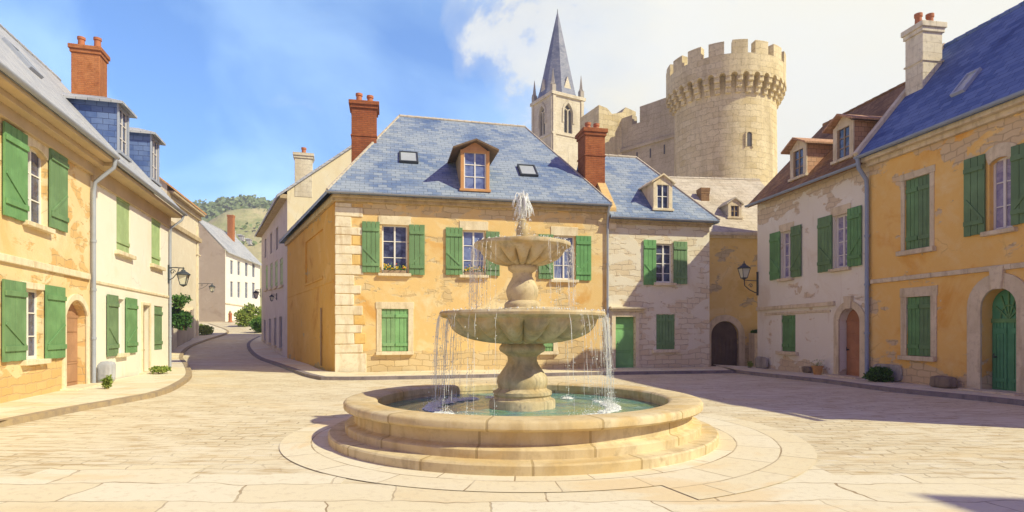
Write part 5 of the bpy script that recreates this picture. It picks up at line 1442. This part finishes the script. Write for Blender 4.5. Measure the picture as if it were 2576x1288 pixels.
def rock(name, label, x, y, z, sx, sy, sz, m, rz=0, cat='stone', rough=.12, seed=1):
    rnd = random.Random(seed); b = MB(); n, k = 9, 7
    import itertools
    P = {}
    for i in range(n+1):
        for j in range(n+1):
            for q in range(k+1):
                if i in (0, n) or j in (0, n) or q in (0, k):
                    p = Vector((i/n*2-1, j/n*2-1, q/k*2-1)); s = Vector((abs(p.x)**1, abs(p.y), abs(p.z)))
                    l = (abs(p.x)**5+abs(p.y)**5+abs(p.z)**5)**.2; p = p/l
                    o = 1+rough*mnoise.noise(p*1.7+Vector((seed, 0, 0)))+rough*.4*mnoise.noise(p*5)
                    P[i, j, q] = b.add((p.x*sx*o, p.y*sy*o, (p.z*o+1)*sz))
    for i in range(n):
        for j in range(n): b.f.append([P[i,j,0], P[i,j+1,0], P[i+1,j+1,0], P[i+1,j,0]]); b.f.append([P[i,j,k], P[i+1,j,k], P[i+1,j+1,k], P[i,j+1,k]])
    for i in range(n):
        for q in range(k): b.f.append([P[i,0,q], P[i+1,0,q], P[i+1,0,q+1], P[i,0,q+1]]); b.f.append([P[i,n,q], P[i,n,q+1], P[i+1,n,q+1], P[i+1,n,q]])
    for j in range(n):
        for q in range(k): b.f.append([P[0,j,q], P[0,j,q+1], P[0,j+1,q+1], P[0,j+1,q]]); b.f.append([P[n,j,q], P[n,j+1,q], P[n,j+1,q+1], P[n,j,q+1]])
    o = b.build(name, m, smooth=True); o.location = (x, y, z); o.rotation_euler = (0, 0, rz)
    return tag(o, label, cat)
rzR = math.atan2(-.987, .161); rzL = math.atan2(.959, -.282)
v = HL2.F.M @ Vector((.32, -.3, .1)); rock('stone_block', 'tall rounded grey stone block at the foot of the drainpipe on the left', v.x, v.y, .11, .2, .2, .31, M['bin'], rzL, rough=.1, seed=3)
v = HR2.F.M @ Vector((HR2.F.s(2395), -.28, .1)); rock('stone_block', 'dark rough stone block lying left of the arched green door', v.x, v.y, .09, .3, .18, .16, M['rock2'], rzR, seed=5)
v = HR1.F.M @ Vector((HR1.F.s(2036), -.1, .1)); rock('stone_block', 'small brown stone left of the flower pot by the lilac house', v.x, v.y, .09, .2, .09, .12, M['rock2'], rzR, seed=8)
v = HR1.F.M @ Vector((.55, -.16, .1)); rock('stone_block', 'grey stone footing at the far end of the lilac house', v.x, v.y, .09, .4, .06, .24, M['rock'], rzR, seed=9)
v = HR2.F.M @ Vector((.75, -.03, .1)); rock('stone_block', 'low grey stones behind the shrub at the amber house foot', v.x, v.y, .09, .55, .05, .26, M['rock'], rzR, seed=10)

def flower_pot():
    v = HR1.F.M @ Vector((HR1.F.s(2077), -.32, .1)); r = empty('flower_pot', at(v.x, v.y, .098), 'terracotta flower pot with dry stems left of the rust brown door', 'flower pot')
    b = MB(); b.lathe([(.12, 0), (.17, .24), (.20, .25), (.20, .31), (.17, .31), (.155, .26), (.0, .26)], 24, cap=False); b.f.append([0][:0] or [b.add((.12*math.cos(2*PI*i/24), .12*math.sin(2*PI*i/24), 0)) for i in range(24)][::-1]); b.build('pot', M['pot_warm'], r, smooth=True)
    rnd = random.Random(4); s = MB()
    for i in range(60):
        a = rnd.uniform(0, 2*PI); q = rnd.uniform(.02, .2); h = rnd.uniform(.3, .5); p = Vector((q*math.cos(a), q*math.sin(a), h)); s.face([p, p+Vector((.04, .01, .03)), p+Vector((.06, .0, .06)), p+Vector((.02, -.02, .04))]); 
        if i % 4 == 0: s.tube([(q*.3*math.cos(a), q*.3*math.sin(a), .25), tuple(p)], .005, 4)
    s.build('plant', M['leaf_yel'], r)
M['pot_warm'] = plain('ochre_terracotta', (.50, .27, .10), .8, .2)
flower_pot()
def flower_box(rw, label, seed):
    s0, s1, z0, z1 = rw; F = HC.F; v = F.M @ Vector(((s0+s1)/2, -.03, z0+.004)); r = empty('flower_box', Matrix.Translation(v) @ Matrix.Rotation(math.atan2(F.d.y, F.d.x), 4, 'Z'), label, 'flower box', 'flower boxes on the window sills')
    w = (s1-s0)*.44; b = MB(); b.box(-w, w, -.075, .075, 0, .12); b.build('planter', M['oak'], r, bevel=.01)
    rnd = random.Random(seed); l, p, p2 = MB(), MB(), MB()
    for i in range(240):
        c = Vector((rnd.uniform(-w, w), rnd.gauss(0, .05), .12+abs(rnd.gauss(0, .09)))); a = Vector((rnd.gauss(0, 1), rnd.gauss(0, 1), rnd.gauss(0, 1))).normalized(); e = a.orthogonal().normalized(); q = rnd.uniform(.02, .045)
        l.face([c-a*q, c+e*q*.6, c+a*q, c-e*q*.6])
    for i in range(46):
        c = Vector((rnd.uniform(-w, w), -.07+rnd.gauss(0, .04), .16+abs(rnd.gauss(0, .09)))); blob(p if rnd.random() < .75 else p2, c, rnd.uniform(.016, .032), rnd)
    l.build('leaves', M['leaf'], r); tag(p.build('flowers', M['petal'], r), kind='stuff'); tag(p2.build('flowers', M['petal_red'], r), kind='stuff')
flower_box(RW1, 'box of yellow flowers on the sill of the window left of the fountain', 1)
flower_box(RW2, 'box of yellow flowers on the sill of the window just behind the upper bowl', 2)
# orange post at the foot of the far white house
def post():
    g = G(572, 806); g = Vector((-35.0, 73.6, terrain(73.6))); r = empty('post', at(g.x, g.y, g.z), 'small orange post in front of the far white house', 'post')
    b = MB(); b.lathe([(.26, 0), (.26, .1), (.2, .14), (.19, .9), (.23, .95), (.22, 1.1), (.08, 1.2)], 16); b.build('shaft', M['pot'], r, smooth=True)
post()

# ------------------------------------------------------------------ the air: far things pale towards the hills
def haze():
    b = MB(); b.box(-450, 450, -310, 485, -6, 100)
    m = bpy.data.materials.new('summer_haze'); m.use_nodes = True; nt = m.node_tree; nt.nodes.remove(nt.nodes['Principled BSDF'])
    v = nt.nodes.new('ShaderNodeVolumePrincipled'); v.inputs['Color'].default_value = (.93, .95, 1, 1); v.inputs['Density'].default_value = .0011; v.inputs['Anisotropy'].default_value = .2
    nt.links.new(v.outputs[0], nt.nodes['Material Output'].inputs['Volume'])
    tag(b.build('haze', m), 'pale summer haze softening the far hills', 'haze', kind='stuff')
haze()
